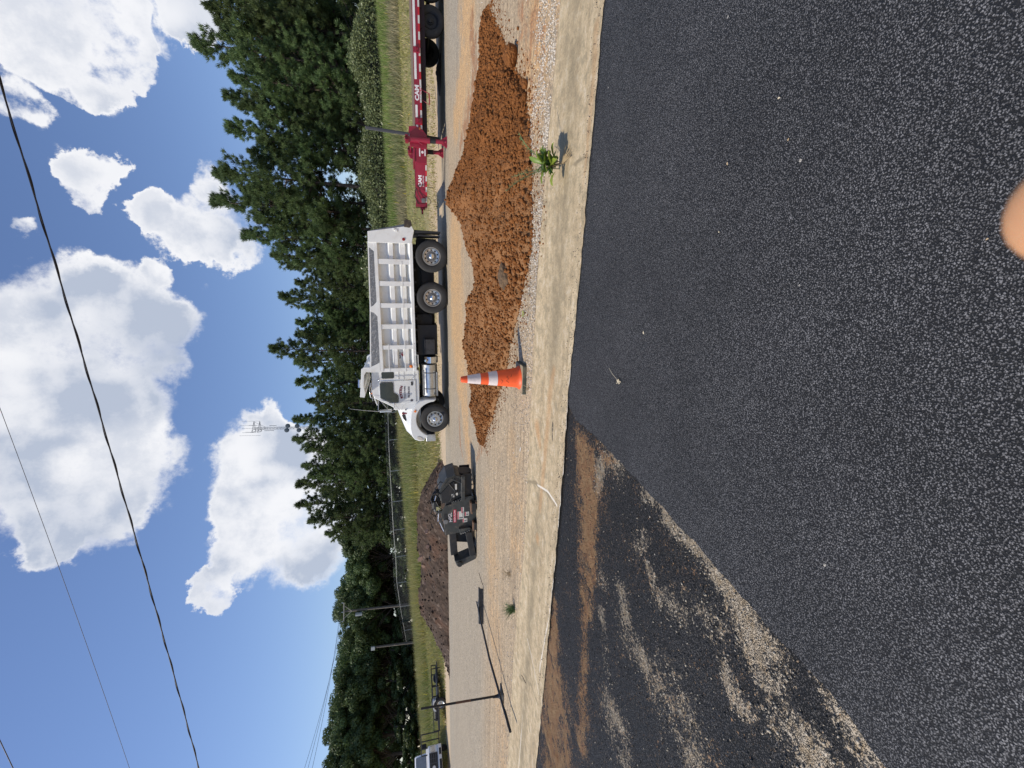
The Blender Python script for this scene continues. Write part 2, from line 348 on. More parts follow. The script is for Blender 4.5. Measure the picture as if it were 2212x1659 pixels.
# gutter edges as lines t(s)
def t_lo(s): return np.interp(s, [-40, -12, -6.2, -4.5, -2, -1.2, .2, 1.8, 6, 40], [6.2, 4.4, 3.77, 3.65, 3.5, 3.5, 3.39, 3.30, 3.1, 3.0])
def t_hi(s): return np.interp(s, [-40, -12, -8.2, -5.6, -3.7, -2, -.1, 1.2, 2.2, 6, 40], [8, 6.1, 5.15, 5.03, 4.70, 4.66, 4.60, 4.42, 4.24, 4.1, 4.0])
def band(name, s0, s1, ds, n, lo, hi, zf, mat, attrs=None, jl=0, jh=0):
    S = np.arange(s0, s1+ds/2, ds); K = np.linspace(0, 1, n); a, k = np.meshgrid(S, K)
    L = lo(a)+jl*(fbm(a*9, a*0, 3, 11)-.5)*(1-k); Hh = hi(a)+jh*(fbm(a*7, a*0, 3, 12)-.5)*k
    bb = L+(Hh-L)*k; z = zf(a, bb, k)
    v = np.stack([a.ravel(), bb.ravel(), z.ravel()], 1); nx, ny = len(S), n; i = np.arange(nx*ny).reshape(ny, nx)
    f = np.stack([i[:-1,:-1].ravel(), i[:-1,1:].ravel(), i[1:,1:].ravel(), i[1:,:-1].ravel()], 1)
    o = raw(name, v, f, mat, smooth=True); o.rotation_euler = (0, 0, AST)
    for q, fn in (attrs or {}).items():
        at_ = o.data.attributes.new(q, 'FLOAT', 'POINT'); at_.data.foreach_set('value', fn(a, bb).ravel().astype(np.float32))
    return o
dustp = paths(rag=.9, lst=[(.9, [(985, 540, .9), (988, 700, 1.0), (995, 800, .7), (1000, 860, .3)]), (.85, [(1008, -60, .8), (1012, 60, .6), (1005, 160, .6), (985, 260, .35)]), (.55, [(1000, 800, .8), (1010, 960, .5), (1020, 1000, .3)]),
               (.34, [(1060, 1120, .5), (1065, 1250, .6), (1070, 1400, .5)]), (.3, [(1080, 1500, .5), (1090, 1659, .5)]), (.6, [(1140, 300, .3), (1160, 80, .5)]), (.3, [(1110, 1000, .4), (1120, 1200, .4)])])
greyp = lambda a, b_: np.maximum(np.maximum(sm(13.6, 15.0, b_)*sm(-40, 0, a+30), sm(3, 5.5, a)*sm(9.3, 10.6, b_)), sm(-1, -6, a)*sm(6.6, 8.2, b_)*.8)*.95
soilp = paths(rag=.2, lst=[(.8, [(993, 900, .10), (995, 960, .08), (1000, 985, .04)]), (.55, [(1030, 990, .12), (1050, 940, .2)]), (.6, [(1020, 60, .3), (1030, 150, .3), (995, 320, .2)]), (.5, [(1130, 60, .5), (1170, 80, .4), (1150, 250, .3)]), (.3, [(1000, 600, .5), (1010, 780, .5)])])
tag(band('road', -60, 40, .1, 120, t_hi, lambda s: 16.9+0*s, lambda a, b_, k: .012+.0*a, M_ROAD, {'dust': dustp, 'grey': greyp, 'soil': soilp}, jl=.02), kind='structure')
sealp = paths([(1, [(1235, 800, .02), (1228, 900, .02), (1222, 1000, .018), (1212, 1100, .02), (1205, 1200, .018), (1190, 1320, .016), (1165, 1450, .02)]), (1, [(1160, 1048, .018), (1182, 1062, .02), (1205, 1092, .018)]), (.85, [(1132, 1480, .02), (1124, 1600, .018), (1116, 1700, .018)]), (.8, [(1138, 1380, .02), (1165, 1500, .02)])])
rustp = paths([(.8, [(1160, 920, .12), (1165, 960, .08)]), (.7, [(1185, 880, .12), (1165, 1100, .08)]), (.8, [(1160, 1165, .10)]), (.7, [(1195, 800, .08), (1185, 860, .12)]), (.6, [(1262, 400, .05), (1285, 180, .1), (1290, 60, .1)])])
starp = paths(rag=.12, lst=[(1.4, [(1140, 1044, .010), (1158, 1047, .010), (1176, 1058, .009), (1200, 1090, .008)]), (1.3, [(1122, 1462, .009), (1136, 1470, .009), (1150, 1490, .008), (1163, 1520, .006)]), (1.2, [(1232, 362, .012), (1262, 338, .008), (1276, 330, .006)]), (.65, [(1165, 1080, .07), (1150, 1250, .08), (1140, 1400, .07), (1125, 1659, .08)]), (.6, [(1215, 400, .15), (1205, 600, .15), (1190, 800, .1)]), (.65, [(1240, 0, .16), (1225, 300, .13)])])
tarp = paths([(.8, [(1193, 915, .03), (1192, 950, .025)]), (.55, [(1215, 900, .1), (1205, 1000, .1), (1210, 1100, .1)])])
def gutz(a, b_, k): return .014+.006*np.sin(a*3)*0-.022*np.sin(PI*np.clip(k, 0, 1))+.004*(fbm(a*4, b_*4, 3, 5)-.5)
tag(band('gutter', -30, 25, .02, 42, t_lo, t_hi, gutz, M_GUT, {'stain': starp, 'rust': rustp, 'seal': sealp, 'tar': tarp}, jl=.05, jh=.03), kind='structure')
# stained older asphalt of the apron, and the fresh mat laid over it
tanp = paths(rag=.14, lst=[(1.2, [(1395, 1062, .015), (1475, 1150, .02)]), (1.35, [(1490, 1185, .04), (1560, 1255, .06), (1620, 1335, .06), (1680, 1440, .05)]), (1.35, [(1800, 1525, .05), (1860, 1592, .08), (1915, 1659, .10)]), (1.0, [(1330, 1000, .10), (1305, 975, .08), (1290, 1060, .05)]), (.85, [(1395, 1065, .05), (1440, 1110, .06), (1500, 1180, .06)]), (1.05, [(1500, 1185, .05), (1560, 1240, .09), (1620, 1340, .09), (1665, 1440, .08)]), (.9, [(1570, 1440, .04), (1590, 1500, .05), (1680, 1560, .05)]),
              (1.05, [(1790, 1500, .05), (1850, 1570, .09), (1910, 1650, .1)]), (.95, [(1700, 1560, .07), (1780, 1659, .09)]), (.85, [(1380, 1170, .06), (1400, 1150, .04)]), (.8, [(1400, 1230, .03), (1430, 1290, .08), (1500, 1345, .06)]), (.7, [(1340, 1280, .08), (1350, 1360, .1), (1390, 1420, .08)]),
              (.75, [(1330, 1560, .15), (1340, 1640, .15)]), (.7, [(1470, 1590, .06), (1490, 1650, .1)]), (.6, [(1300, 1330, .05), (1310, 1450, .05)]), (.75, [(1520, 1340, .08), (1560, 1370, .06)]), (.55, [(1450, 1500, .2)]), (.6, [(1300, 1240, .1)])])
redp = paths(rag=.25, lst=[(.95, [(1262, 962, .13), (1268, 1060, .17), (1272, 1150, .17), (1268, 1260, .11), (1262, 1340, .07)]), (1.1, [(1200, 1310, .04), (1195, 1420, .16), (1200, 1560, .34), (1215, 1720, .5)]), (.8, [(1190, 1200, .03), (1188, 1300, .05)]), (.7, [(1320, 1000, .07), (1290, 960, .06)]), (.8, [(1262, 1360, .04), (1262, 1480, .07), (1255, 1600, .1)])])
def apz(a, b_, k):
    r = redp(a, b_); return -.006+.004*k+.006*(fbm(a*9, b_*9, 4, 21)-.5)+.05*r*sm(-3.5, -7, a)*sm(0, .5, k)
tag(band('stained_apron', -14, 1.2, .03, 150, lambda s: -3+0*s, lambda s: t_lo(s)+.012, apz, M_OLD, {'tan': tanp, 'red': redp}), kind='structure')
dl = [on(x, y)[:2] for x, y in [(1226, 868), (1245, 905), (1280, 935), (1330, 985), (1420, 1080), (1510, 1180), (1600, 1280), (1700, 1395), (1800, 1500), (1920, 1659)]]
diag = []
for i in range(len(dl)-1):
    for k in range(14):
        u = k/14; p = dl[i]*(1-u)+dl[i+1]*u; j = (fbm(np.array(p[0]*14), np.array(p[1]*14), 4, 9)-.5)*.07; diag.append((float(p[0]+j), float(p[1]+j)))
pg = diag+[(-1.4, .4), (-2.6, -2.0), (-4, -9), (22, -9)]
ge = []
s0_, t0_ = STw(*diag[0]); diag = [p for p in diag if STw(*p)[1] < float(t_lo(STw(*p)[0]))-.01]; s0_ = STw(*diag[0])[0]; pg = diag+[(-1.4, .4), (-2.6, -2.0), (-4, -9), (22, -9)]
for s in np.arange(30, s0_+.03, -.03):
    t_ = float(t_lo(s)+.012+.03*(fbm(np.array(s*9.), np.array(.5), 4, 31)-.5)); ge.append(tuple(float(q) for q in Wst(s, t_)))
pg = pg+ge
bm = bmesh.new(); vs = [bm.verts.new((x, y, .008)) for x, y in pg]; f = bm.faces.new(vs)
if f.normal.z < 0: f.normal_flip()
bm.normal_update()
me = bpy.data.meshes.new('driveway'); bm.to_mesh(me); bm.free(); me.materials.append(M_NEW)
dw = bpy.data.objects.new('driveway', me); COL.objects.link(dw); tag(dw, kind='structure')

# ------------------------------------------------------------------ dirt windrow, rubble, gravel
mt, t, b, co = gmat('red_dirt'); M_DIRT = mt
n1 = t.noise(co, 2.2, 5, .6); n2 = t.noise(co, 45, 8, .8); v = t.voro(co, 45); sv = t.node('ShaderNodeSeparateColor'); t.l.new(v.outputs['Color'], sv.inputs[0])
col = t.mix(t.rng(n2, .3, .72), (.15, .051, .015), (.30, .122, .038))
col = t.mix(t.math('MULTIPLY', t.rng(sv.outputs[0], .6, 1), .45), col, (.40, .165, .052))
col = t.mix(t.rng(t.math('ADD', t.attr('pale'), t.math('MULTIPLY', n1, .6)), .55, 1.1, 0, .8), col, (.36, .20, .095))
col = t.mix(1.0, col, t.mix(t.rng(n1, .3, .7), (.85,)*3, (1.12,)*3), 'MULTIPLY')
t.l.new(col, b.inputs['Base Color']); b.inputs['Roughness'].default_value = .95; b.inputs['Specular IOR Level'].default_value = .15
bumpit(t, b, t.math('ADD', n2, t.math('MULTIPLY', v.outputs['Distance'], -1.0)), .8, .02)
def ico_pts():
    bm = bmesh.new(); bmesh.ops.create_icosphere(bm, subdivisions=1, radius=1); v = np.array([q.co for q in bm.verts]); f = np.array([[q.index for q in p.verts] for p in bm.faces]); bm.free(); return v, f
ICV, ICF = ico_pts()
def stones(P, R, sq=.7, jit=.35, rng=RNG):
    n = len(P); nv = len(ICV)
    V = ICV[None]*(1+jit*(rng.random((n, nv, 1))-.5)*2)
    V = V*(R[:, None, None]*np.stack([1+.5*(rng.random(n)-.5), 1+.5*(rng.random(n)-.5), sq*(.7+.6*rng.random(n))], 1)[:, None, :])
    a = rng.random(n)*2*PI; c, s_ = np.cos(a)[:, None], np.sin(a)[:, None]
    X = V[..., 0]*c-V[..., 1]*s_; Y = V[..., 0]*s_+V[..., 1]*c
    til = (rng.random(n)-.5)[:, None]*1.2; Z = V[..., 2]*np.cos(til)+X*np.sin(til); X = X*np.cos(til)-V[..., 2]*np.sin(til)
    V = np.stack([X, Y, Z], -1)+P[:, None, :]
    F = ICF[None]+(np.arange(n)*nv)[:, None, None]
    return V.reshape(-1, 3), F.reshape(-1, 3)
# (photo row, front edge, crest, depth from front to crest)
HP = [(8,1058,1056,.15),(30,1066,1045,.4),(60,1076,1040,.6),(100,1091,1038,.85),(125,1097,1032,1.0),(150,1110,1026,1.1),(180,1132,1018,1.5),(200,1140,1013,1.6),(250,1144,999,1.9),(300,1147,984,2.2),(340,1149,972,2.4),(375,1151,963,2.5),(392,1151,963,2.5),(412,1151,976,2.4),(440,1152,993,2.1),(480,1153,1003,1.9),(550,1147,1018,1.7),(620,1132,1029,1.6),(680,1121,1014,1.8),(740,1106,1007,1.9),(790,1100,1004,1.8),(830,1086,1012,1.5),(880,1070,1020,1.2),(905,1066,1018,1.1),(925,1056,1024,.8),(945,1052,1034,.5),(965,1046,1042,.15)]
hs = []; htf = []; htc = []; hh = []
for y, xf, xc, dp in HP:
    gf_ = on(xf, y); s, t_ = STw(gf_[0], gf_[1])
    d = _ray(xc, y); n_ = np.array([SA, CA, 0]); k = ((t_+dp)-CAM@n_)/(d@n_); q = CAM+d*k
    hs.append(s); htf.append(t_); htc.append(t_+dp); hh.append(max(.03, q[2]))
o_ = np.argsort(hs); hs = np.array(hs)[o_]; htf = np.array(htf)[o_]; htc = np.array(htc)[o_]; hh = np.array(hh)[o_]
def clods(a, b_, sc, s):                      # rounded lumps from the distance to jittered points
    x = a*sc; y = b_*sc; ix = np.floor(x).astype(np.int64); iy = np.floor(y).astype(np.int64); d = np.full(a.shape, 9.)
    for i in (-1, 0, 1):
        for j in (-1, 0, 1):
            px = ix+i+_h(ix+i, iy+j, s); py = iy+j+_h(ix+i, iy+j, s+1); d = np.minimum(d, np.hypot(x-px, y-py))
    return np.clip(1-d*1.25, 0, 1)**.6
def heapz(a, b_):
    a2 = a+.10*(fbm(a*3, b_*3, 3, 41)-.5); w1 = (fbm(a*2.2, b_*2.2, 5, 42)-.5)
    tf = np.interp(a2, hs, htf); tcr = np.interp(a2, hs, htc); h = np.interp(a2, hs, hh, left=0, right=0)
    tb = tcr+np.maximum(.25, h*1.5)
    u = (b_+.28*w1-tf)/(tcr-tf); f1 = np.clip(u, 0, 1)**.72
    f2 = np.clip((tb-b_+.2*w1)/(tb-tcr), 0, 1)**.9
    base = h*np.where(b_ < tcr, f1*(.85+.15*np.clip(u, 0, 1)), f2)
    lim = sm(0, .05, base)
    lump = .085*(fbm(a*3.1, b_*3.1, 4, 43)-.5)+.022*clods(a, b_, 13, 44)*vn(a*5, b_*5, 46)+.016*clods(a, b_, 32, 45)+.035*(fbm(a*22, b_*22, 4, 47)-.5)
    fringe = sm(.0, .02, np.where(b_ < tcr, u, f2)+0*a)
    return np.where((u > 0) & (f2 > 0) & (h > 0), base*.97+lump*lim*(1-.5*sm(.5, .9, base))+.02*lim, -.05)*1.0
heap = grid('dirt_pile', hs[0]-.2, hs[-1]+.2, 4.6, 16.6, .022, .022, heapz, M_DIRT, {'pale': lambda a, b_: sm(2.6, 0, a)*.55+.2*sm(.12, 0, heapz(a, b_))})
me = heap.data                                # drop the flat surroundings of the heap
bm = bmesh.new(); bm.from_mesh(me); bmesh.ops.delete(bm, geom=[v_ for v_ in bm.verts if v_.co.z < -.04], context='VERTS'); bm.to_mesh(me); bm.free()
tag(heap, 'long heap of loose orange red dirt spread along the old road', 'dirt pile')
ss = RNG.uniform(hs[0], hs[-1], 24000); uu = RNG.random(24000)
tf_ = np.interp(ss, hs, htf); tc_ = np.interp(ss, hs, htc); tt_ = tf_+(tc_+.5-tf_)*uu**1.2+.03-.22*(RNG.random(24000) < .10)*RNG.random(24000)
zz = np.maximum(heapz(ss, tt_), .012); R_ = .004+.020*RNG.random(24000)**4.0+.02*(RNG.random(24000) < .03)
V_, F_ = stones(np.stack([ss, tt_, zz+R_*.25], 1), R_, .8, .32)
nb_ = 900; sb = RNG.uniform(hs[0]+3, hs[-1]-.3, nb_); fb_ = np.interp(sb, hs, htf)+RNG.random(nb_)**1.5*1.0-.05; zb = np.maximum(heapz(sb, fb_), .012); rb = .012+.028*RNG.random(nb_)**2.5
V2_, F2_ = stones(np.stack([sb, fb_, zb+rb*.3], 1), rb, .8, .3); F_ = np.concatenate([F_, F2_+len(V_)]); V_ = np.concatenate([V_, V2_])
cl = raw('clods', V_, F_, M_DIRT, heap, smooth=False); cl['kind'] = 'stuff'
for nm, (px, py, r_, lb) in enumerate([(1117, 122, .12, 'largest loose clod of orange dirt beside the thin end of the heap'), (1141, 182, .05, 'small orange clod at the foot of the heap near the big clod'), (1123, 62, .02, 'tiny red clod alone on the pale gravel strip')]):
    g_ = on(px, py); V_, F_ = stones(np.zeros((1, 3)), np.array([r_]), .8, .22)
    bm = bmesh.new(); bmesh.ops.create_icosphere(bm, subdivisions=4, radius=r_)
    for v_ in bm.verts:
        p = np.array(v_.co)/r_; k = 1+.35*(float(fbm(np.array(p[0]*1.6+5+nm), np.array(p[1]*1.6+p[2]*1.3), 4, 51))-.5)+.12*(float(fbm(np.array(p[0]*7), np.array(p[1]*7+p[2]*6), 3, 52))-.5)
        v_.co = Vector(p*r_*k*np.array([1.1, .85, .72]))
    me = bpy.data.meshes.new('dirt_clod'); bm.to_mesh(me); bm.free(); me.materials.append(M_DIRT)
    o = bpy.data.objects.new('dirt_clod', me); COL.objects.link(o); o.location = (g_[0], g_[1], .012+r_*.6); tag(o, lb, 'dirt clod', 'loose clods beside the dirt heap')
# loose pale gravel along the far lip of the gutter
mt, t, b, co = gmat('loose_gravel'); M_GRAV = mt
gi = t.node('ShaderNodeNewGeometry').outputs['Random Per Island']
cr = t.node('ShaderNodeValToRGB'); t.l.new(gi, cr.inputs[0]); e = cr.color_ramp.elements; e[0].color = (.20, .17, .13, 1); e[1].color = (.74, .68, .58, 1)
e2 = cr.color_ramp.elements.new(.35); e2.color = (.42, .36, .28, 1); e3 = cr.color_ramp.elements.new(.62); e3.color = (.58, .50, .40, 1)
t.l.new(cr.outputs[0], b.inputs['Base Color']); b.inputs['Roughness'].default_value = .85
N = 30000; s_ = np.concatenate([RNG.uniform(-2.5, 6, N), RNG.uniform(-14, 6, N//2)]); k_ = RNG.random(len(s_))
t_ = t_hi(s_)+np.where(np.arange(len(s_)) < N, .02+.75*k_**1.4, 6*k_**1.6)
dens_ = np.where(np.arange(len(s_)) < N, sm(-2.5, 1.5, s_)*(.12+.88*(fbm(s_*2.5, t_*4, 4, 61) > .46)), .30)
keep = (RNG.random(len(s_)) < dens_) & (t_ < 16); s_, t_ = s_[keep], t_[keep]
R_ = .0035+.0065*RNG.random(len(s_))**2
V_, F_ = stones(np.stack([s_, t_, .012+R_*.4], 1), R_, .8, .3); gr = raw('loose_gravel', V_, F_, M_GRAV); gr.rotation_euler = (0, 0, AST); tag(gr, 'pale loose gravel lying along the gutter edge', 'gravel', kind='stuff')
# grains kicked from the fresh mat to its edges
N = 3500; s_ = RNG.uniform(-5, 4, N); t_ = t_lo(s_)+.01-.03*RNG.random(N)+.20*RNG.random(N)**6; R_ = .0015+.0035*RNG.random(N)**2
V_, F_ = stones(np.stack([s_, t_, .01+R_*.3], 1), R_, .8, .3); M_CR = M('asphalt_crumb', (.02, .02, .022), .7)
cr_ = raw('asphalt_crumbs', V_, F_, M_CR); cr_.rotation_euler = (0, 0, AST); tag(cr_, 'black asphalt crumbs along the gutter edge', 'crumbs', kind='stuff')

N = 60000; s_ = RNG.uniform(-8, -1.0, N); t_ = RNG.uniform(-.6, 3.9, N); wx, wy = Wst(s_, t_)
dgx = np.array([p[0] for p in dl]); dgy = np.array([p[1] for p in dl]); xe = np.interp(wy, dgy[::-1], dgx[::-1])
tv = tanp(s_, t_); rv = redp(s_, t_); k_ = (wx < xe+.03*RNG.random(N)) & (t_ < t_lo(s_)-.01) & (RNG.random(N) < .25+.9*np.maximum(tv, rv))
s_, t_, tv, rv = s_[k_], t_[k_], tv[k_], rv[k_]; R_ = .0015+.0045*RNG.random(len(s_))**2
kk = RNG.random(len(s_)) < np.clip(.12+1.0*np.maximum(tv, rv*.9), 0, .85)
for nm, q, mt_, lb in (('pale_grit', kk & (rv <= tv+.15), M('pale_grit', (.50, .42, .31), .9, var=.5, vs=40), 'pale sandy grit scattered over the stained old asphalt'), ('red_grit', kk & (rv > tv+.15), M('red_grit', (.36, .19, .09), .9, var=.4, vs=40), 'reddish soil grit near the gutter corner'), ('dark_grit', ~kk, M('dark_grit', (.035, .033, .032), .7, var=.5, vs=40), 'loose black grit over the stained old asphalt')):
    V_, F_ = stones(np.stack([s_[q], t_[q], R_[q]*.35+.0], 1), R_[q], .75, .32); og = raw(nm, V_, F_, mt_); og.rotation_euler = (0, 0, AST); tag(og, lb, 'grit', kind='stuff')
N = 5000; s_ = RNG.uniform(hs[0], hs[-1], N); t_ = np.interp(s_, hs, htf)+.05-.55*RNG.random(N)**2.2; R_ = .003+.012*RNG.random(N)**5
V_, F_ = stones(np.stack([s_, t_, .012+R_*.3], 1), R_, .8, .3); tc_o = raw('dirt_crumbs', V_, F_, M_DIRT); tc_o.rotation_euler = (0, 0, AST); tag(tc_o, 'orange dirt crumbs scattered at the toe of the heap', 'crumbs', kind='stuff')

# brown rubble piles on the verge
mt, t, b, co = gmat('rubble_soil'); M_RUB = mt
n2 = t.noise(co, 5, 7, .72); n1 = t.noise(co, .8, 4, .6); v = t.voro(co, 7); sv = t.node('ShaderNodeSeparateColor'); t.l.new(v.outputs['Color'], sv.inputs[0])
col = t.mix(t.rng(n2, .3, .7), (.032, .019, .011), (.085, .052, .032))
col = t.mix(t.rng(n1, .54, .66, 0, .5), col, (.12, .055, .028))
col = t.mix(t.rng(sv.outputs[0], .93, .96, 0, .5), col, (.22, .16, .12))
t.l.new(col, b.inputs['Base Color']); b.inputs['Roughness'].default_value = .95; bumpit(t, b, t.math('SUBTRACT', n2, t.math('MULTIPLY', v.outputs['Distance'], .6)), .9, .06)
def rubble(px0, px1, prof, t0, dep, label, seed):
    # prof: (photo row, crest height px column)
    S = []; H_ = []
    for y, x in prof:
        d = _ray(x, y); n_ = np.array([SA, CA, 0]); k = ((t0+dep)-CAM@n_)/(d@n_); q = CAM+d*k; s, _ = STw(q[0], q[1]); S.append(s); H_.append(q[2])
    S, H_ = np.array(S)[::-1], np.array(H_)[::-1]
    def zf(a, b_):
        h = np.interp(a, S, H_, left=-.1, right=-.1)
        u = (b_+.5*(fbm(a*1.2, b_*1.2, 4, seed)-.5)-t0)/dep
        f = np.where(u < 1, np.clip(u, 0, 1)**.8, np.clip(2.0-u*1.0, 0, 1)**1.2)
        x, y = Wst(a, b_)
        return np.maximum(h*f, 0)+(.16*(fbm(a*2.4, b_*2.4, 4, seed+1)-.5)+.03*clods(a, b_, 7, seed+2)*vn(a*3, b_*3, seed+5)+.03*clods(a, b_, 16, seed+3)+.05*(fbm(a*8, b_*8, 4, seed+6)-.5))*sm(0, .12, h*f)+np.where(h*f > 0.001, 0, -.15)
    o = grid('rubble_pile', S[0]-.2, S[-1]+.2, t0-.3, t0+dep*2.3, .05, .05, zf, M_RUB)
    tag(o, label, 'rubble pile'); return o, zf, S
rp, rz_, rS = rubble(0, 0, [(985, 962), (1005, 950), (1030, 930), (1060, 912), (1100, 903), (1150, 902), (1185, 903), (1205, 910), (1225, 910), (1250, 912), (1275, 905), (1300, 904), (1330, 912), (1360, 932), (1400, 955), (1415, 964)], 16.55, 1.7, 'low brown rubble pile of soil and broken pavement on the verge', 70)
rp2, _, _ = rubble(0, 0, [(90, 957), (120, 950), (150, 943), (190, 948), (230, 954), (275, 958)], 16.3, .8, 'small dark rubble pile seen below the red trailer deck', 80)
N = 700; s_ = RNG.uniform(rS[0], rS[-1], N); t_ = 16.5+RNG.random(N)*1.9; z_ = rz_(s_, t_); R_ = .012+.055*RNG.random(N)**3.5
V_, F_ = stones(np.stack([s_, t_, z_+R_*.3], 1)[z_ > .02], R_[z_ > .02], .7, .35); rc = raw('rubble_chunks', V_, F_, M_RUB, rp); rc['kind'] = 'stuff'
M_SLAB = M('broken_concrete', (.30, .19, .14), .9, var=.25, vs=8, bump=.5, bs=20)
for i, (px, py, sx, sy, rx, lb) in enumerate([(908, 1207, .45, .28, 1.2, 'pale broken slab standing on edge on the pile crest'), (914, 1222, .35, .22, .8, 'second pale slab leaning below the crest slab'), (939, 1245, .50, .28, .9, 'longest pale slab sliding down the pile face near the road'),
                                           (924, 1180, .3, .22, .5, 'small reddish slab half buried in the pile saddle'), (930, 1160, .25, .18, .4, 'flat tan slab fragment low on the reddish slope'), (922, 1148, .35, .25, .9, 'broad reddish slab upright on the brown slope'), (918, 1260, .22, .15, .6, 'thumb sized looking slab chip at the dark hollow')]):
    q = at(px, py, 19.0); s, t_ = STw(q[0], q[1]); tg = 17.2+.1*i % .5; d = _ray(px, py); n_ = np.array([SA, CA, 0]); k = (tg-CAM@n_)/(d@n_); q = CAM+d*k
    mb = MB(); R2 = random.Random(i); pts = [(math.cos(a)*sx*.42*R2.uniform(.7, 1), math.sin(a)*sy*.42*R2.uniform(.7, 1)) for a in [k*PI/3+R2.uniform(-.3, .3) for k in range(6)]]
    mb.prism(pts, -.05, .05); o = mb.obj('concrete_slab', M_SLAB, bev=.01); o.location = q; o.rotation_euler = (R2.uniform(-.5, .1), R2.uniform(-.9, .9), R2.uniform(-.4, .4)); tag(o, lb, 'slab', 'broken slabs on the rubble pile')

ck = on(1120, 594); bm = bmesh.new(); bmesh.ops.create_icosphere(bm, subdivisions=4, radius=.16)
for v_ in bm.verts:
    p = np.array(v_.co)/.16; k = 1+.5*(float(fbm(np.array(p[0]*1.3+9), np.array(p[1]*1.3+p[2]*1.1), 4, 55))-.5)+.15*(float(fbm(np.array(p[0]*8), np.array(p[1]*8+p[2]*7), 3, 56))-.5); v_.co = Vector(p*.16*k*np.array([1.15, .8, .75]))
me = bpy.data.meshes.new('pavement_chunk'); bm.to_mesh(me); bm.free(); me.materials.append(M('asphalt_chunk', (.12, .075, .04), .95, var=.5, vs=30, bump=.8, bs=40, dirt=(.30, .17, .08), da=.8))
o = bpy.data.objects.new('pavement_chunk', me); COL.objects.link(o); o.location = (ck[0], ck[1]+.10, .13); tag(o, 'dark grey chunk of old pavement half buried at the foot of the dirt heap', 'rubble')

# ------------------------------------------------------------------ traffic cone
M_ORG = M('orange_vinyl', (.85, .105, .018), .5, var=.12, vs=9, dirt=(.30, .06, .02), da=.35)
M_COL = M('reflective_collar', (.68, .60, .58), .45, var=.08, vs=12, dirt=(.35, .28, .24), da=.5)
M_RUBR = M('cone_base_rubber', (.05, .055, .04), .85, dirt=(.40, .30, .19), da=.6, vs=4)
M_BTOP = M('dusty_base', (.34, .27, .17), .9, var=.3, vs=14, dirt=(.16, .11, .07), da=.6)
gc = on(1131, 815); cone = empty('traffic_cone', (gc[0], gc[1], .012), -.22, label='orange traffic cone with two white collars in front of the dirt heap', cat='traffic cone')
mb = MB(); n = 40; h0 = .185
def rr(h, r, z, k=6):
    out = []
    for cx, cy, a0 in ((h-r, h-r, 0), (-h+r, h-r, 90), (-h+r, -h+r, 180), (h-r, -h+r, 270)):
        for i in range(k+1): a = rad(a0+90*i/k); out.append((cx+r*math.cos(a), cy+r*math.sin(a), z))
    return out
rings = [rr(h0, .03, 0), rr(h0, .03, .032), rr(h0-.006, .028, .045)]
L = len(rings[0]); vs = [p for r_ in rings for p in r_]; fs = [list(range(L))[::-1], [2*L+i for i in range(L)]]+[(a*L+i, a*L+(i+1) % L, (a+1)*L+(i+1) % L, (a+1)*L+i) for a in range(2) for i in range(L)]
mb.add(vs, fs); mb.obj('base', M_RUBR, cone, smooth=True)
mb = MB().prism([(p[0], p[1]) for p in rr(h0-.012, .024, 0)], .044, .049, ax='z'); mb.obj('base_top', M_BTOP, cone)
def crad(z): return .128-(z-.05)*(.128-.036)/(.725)
prof = [(.049, .150), (.056, .148), (.066, .134), (.09, crad(.08))]+[(z, crad(z)) for z in np.linspace(.12, .765, 14)]+[(.778, .031), (.778, .022), (.70, .022)]
MB().lathe(prof, (0, 0, 0), 'z', 48).obj('cone_body', M_ORG, cone, smooth=50)
for z0, z1 in ((.335, .445), (.54, .70)):
    MB().lathe([(z0, crad(z0)-.002), (z0+.001, crad(z0)+.0022), (z1-.001, crad(z1)+.0022), (z1, crad(z1)-.002)], (0, 0, 0), 'z', 48).obj('reflective_collar', M_COL, cone, smooth=50)
M_MARK = M('marker_scrawl', (.12, .03, .015), .8)
sc = MB()
for pts in ([(-.04, .20), (-.015, .235), (.01, .205), (.03, .23), (.045, .215)], [(-.05, .29), (-.02, .275), (.0, .295)], [(.03, .18), (.06, .165)]):
    q = [(x, -math.sqrt(max(1e-5, crad(z)**2-x*x))-.001, z) for x, z in pts]; sc.tube(q, .0022, 5)
sc.obj('scrawl', M_MARK, cone)

# ------------------------------------------------------------------ shared vehicle materials and wheels
M_WHT = M('white_truck_paint', (.72, .72, .70), .32, var=.04, vs=3, spec=.5, dirt=(.50, .44, .34), da=.22, coat=.3)
M_BED = M('white_bed_paint', (.78, .78, .75), .5, var=.06, vs=2.5, dirt=(.45, .36, .25), da=.4)
M_BLK = M('black_frame', (.012, .012, .013), .6, var=.3, vs=5, dirt=(.10, .075, .05), da=.25)
M_TYR = M('tyre_rubber', (.028, .027, .026), .8, var=.2, vs=9, dirt=(.11, .09, .07), da=.35, bump=.3, bs=40)
M_ALU = M('polished_aluminium', (.62, .62, .61), .36, 1.0, var=.12, vs=9, dirt=(.4, .36, .3), da=.3)
M_CHR = M('chrome', (.7, .7, .7), .16, 1.0, var=.03)
M_HUB = M('grey_hub', (.20, .20, .20), .5, .5, var=.2, vs=14)
M_GLS = M('dark_glass', (.006, .009, .009), .10, var=.1, spec=.8)
M_MAR = M('maroon_letter', (.16, .02, .03), .5, var=.1)
M_GRL = M('grey_letter', (.12, .11, .12), .6)
M_LTR = M('white_letter', (.8, .76, .76), .5, var=.05)
M_AMB = M('amber_lens', (.85, .22, .03), .25, var=.1)
M_REDL = M('red_lens', (.25, .008, .01), .25, var=.1)
M_LENS = M('headlamp_lens', (.62, .58, .52), .15, .2, var=.2, vs=30)
mt, t, b, co = gmat('tread_plate'); M_TRD = mt
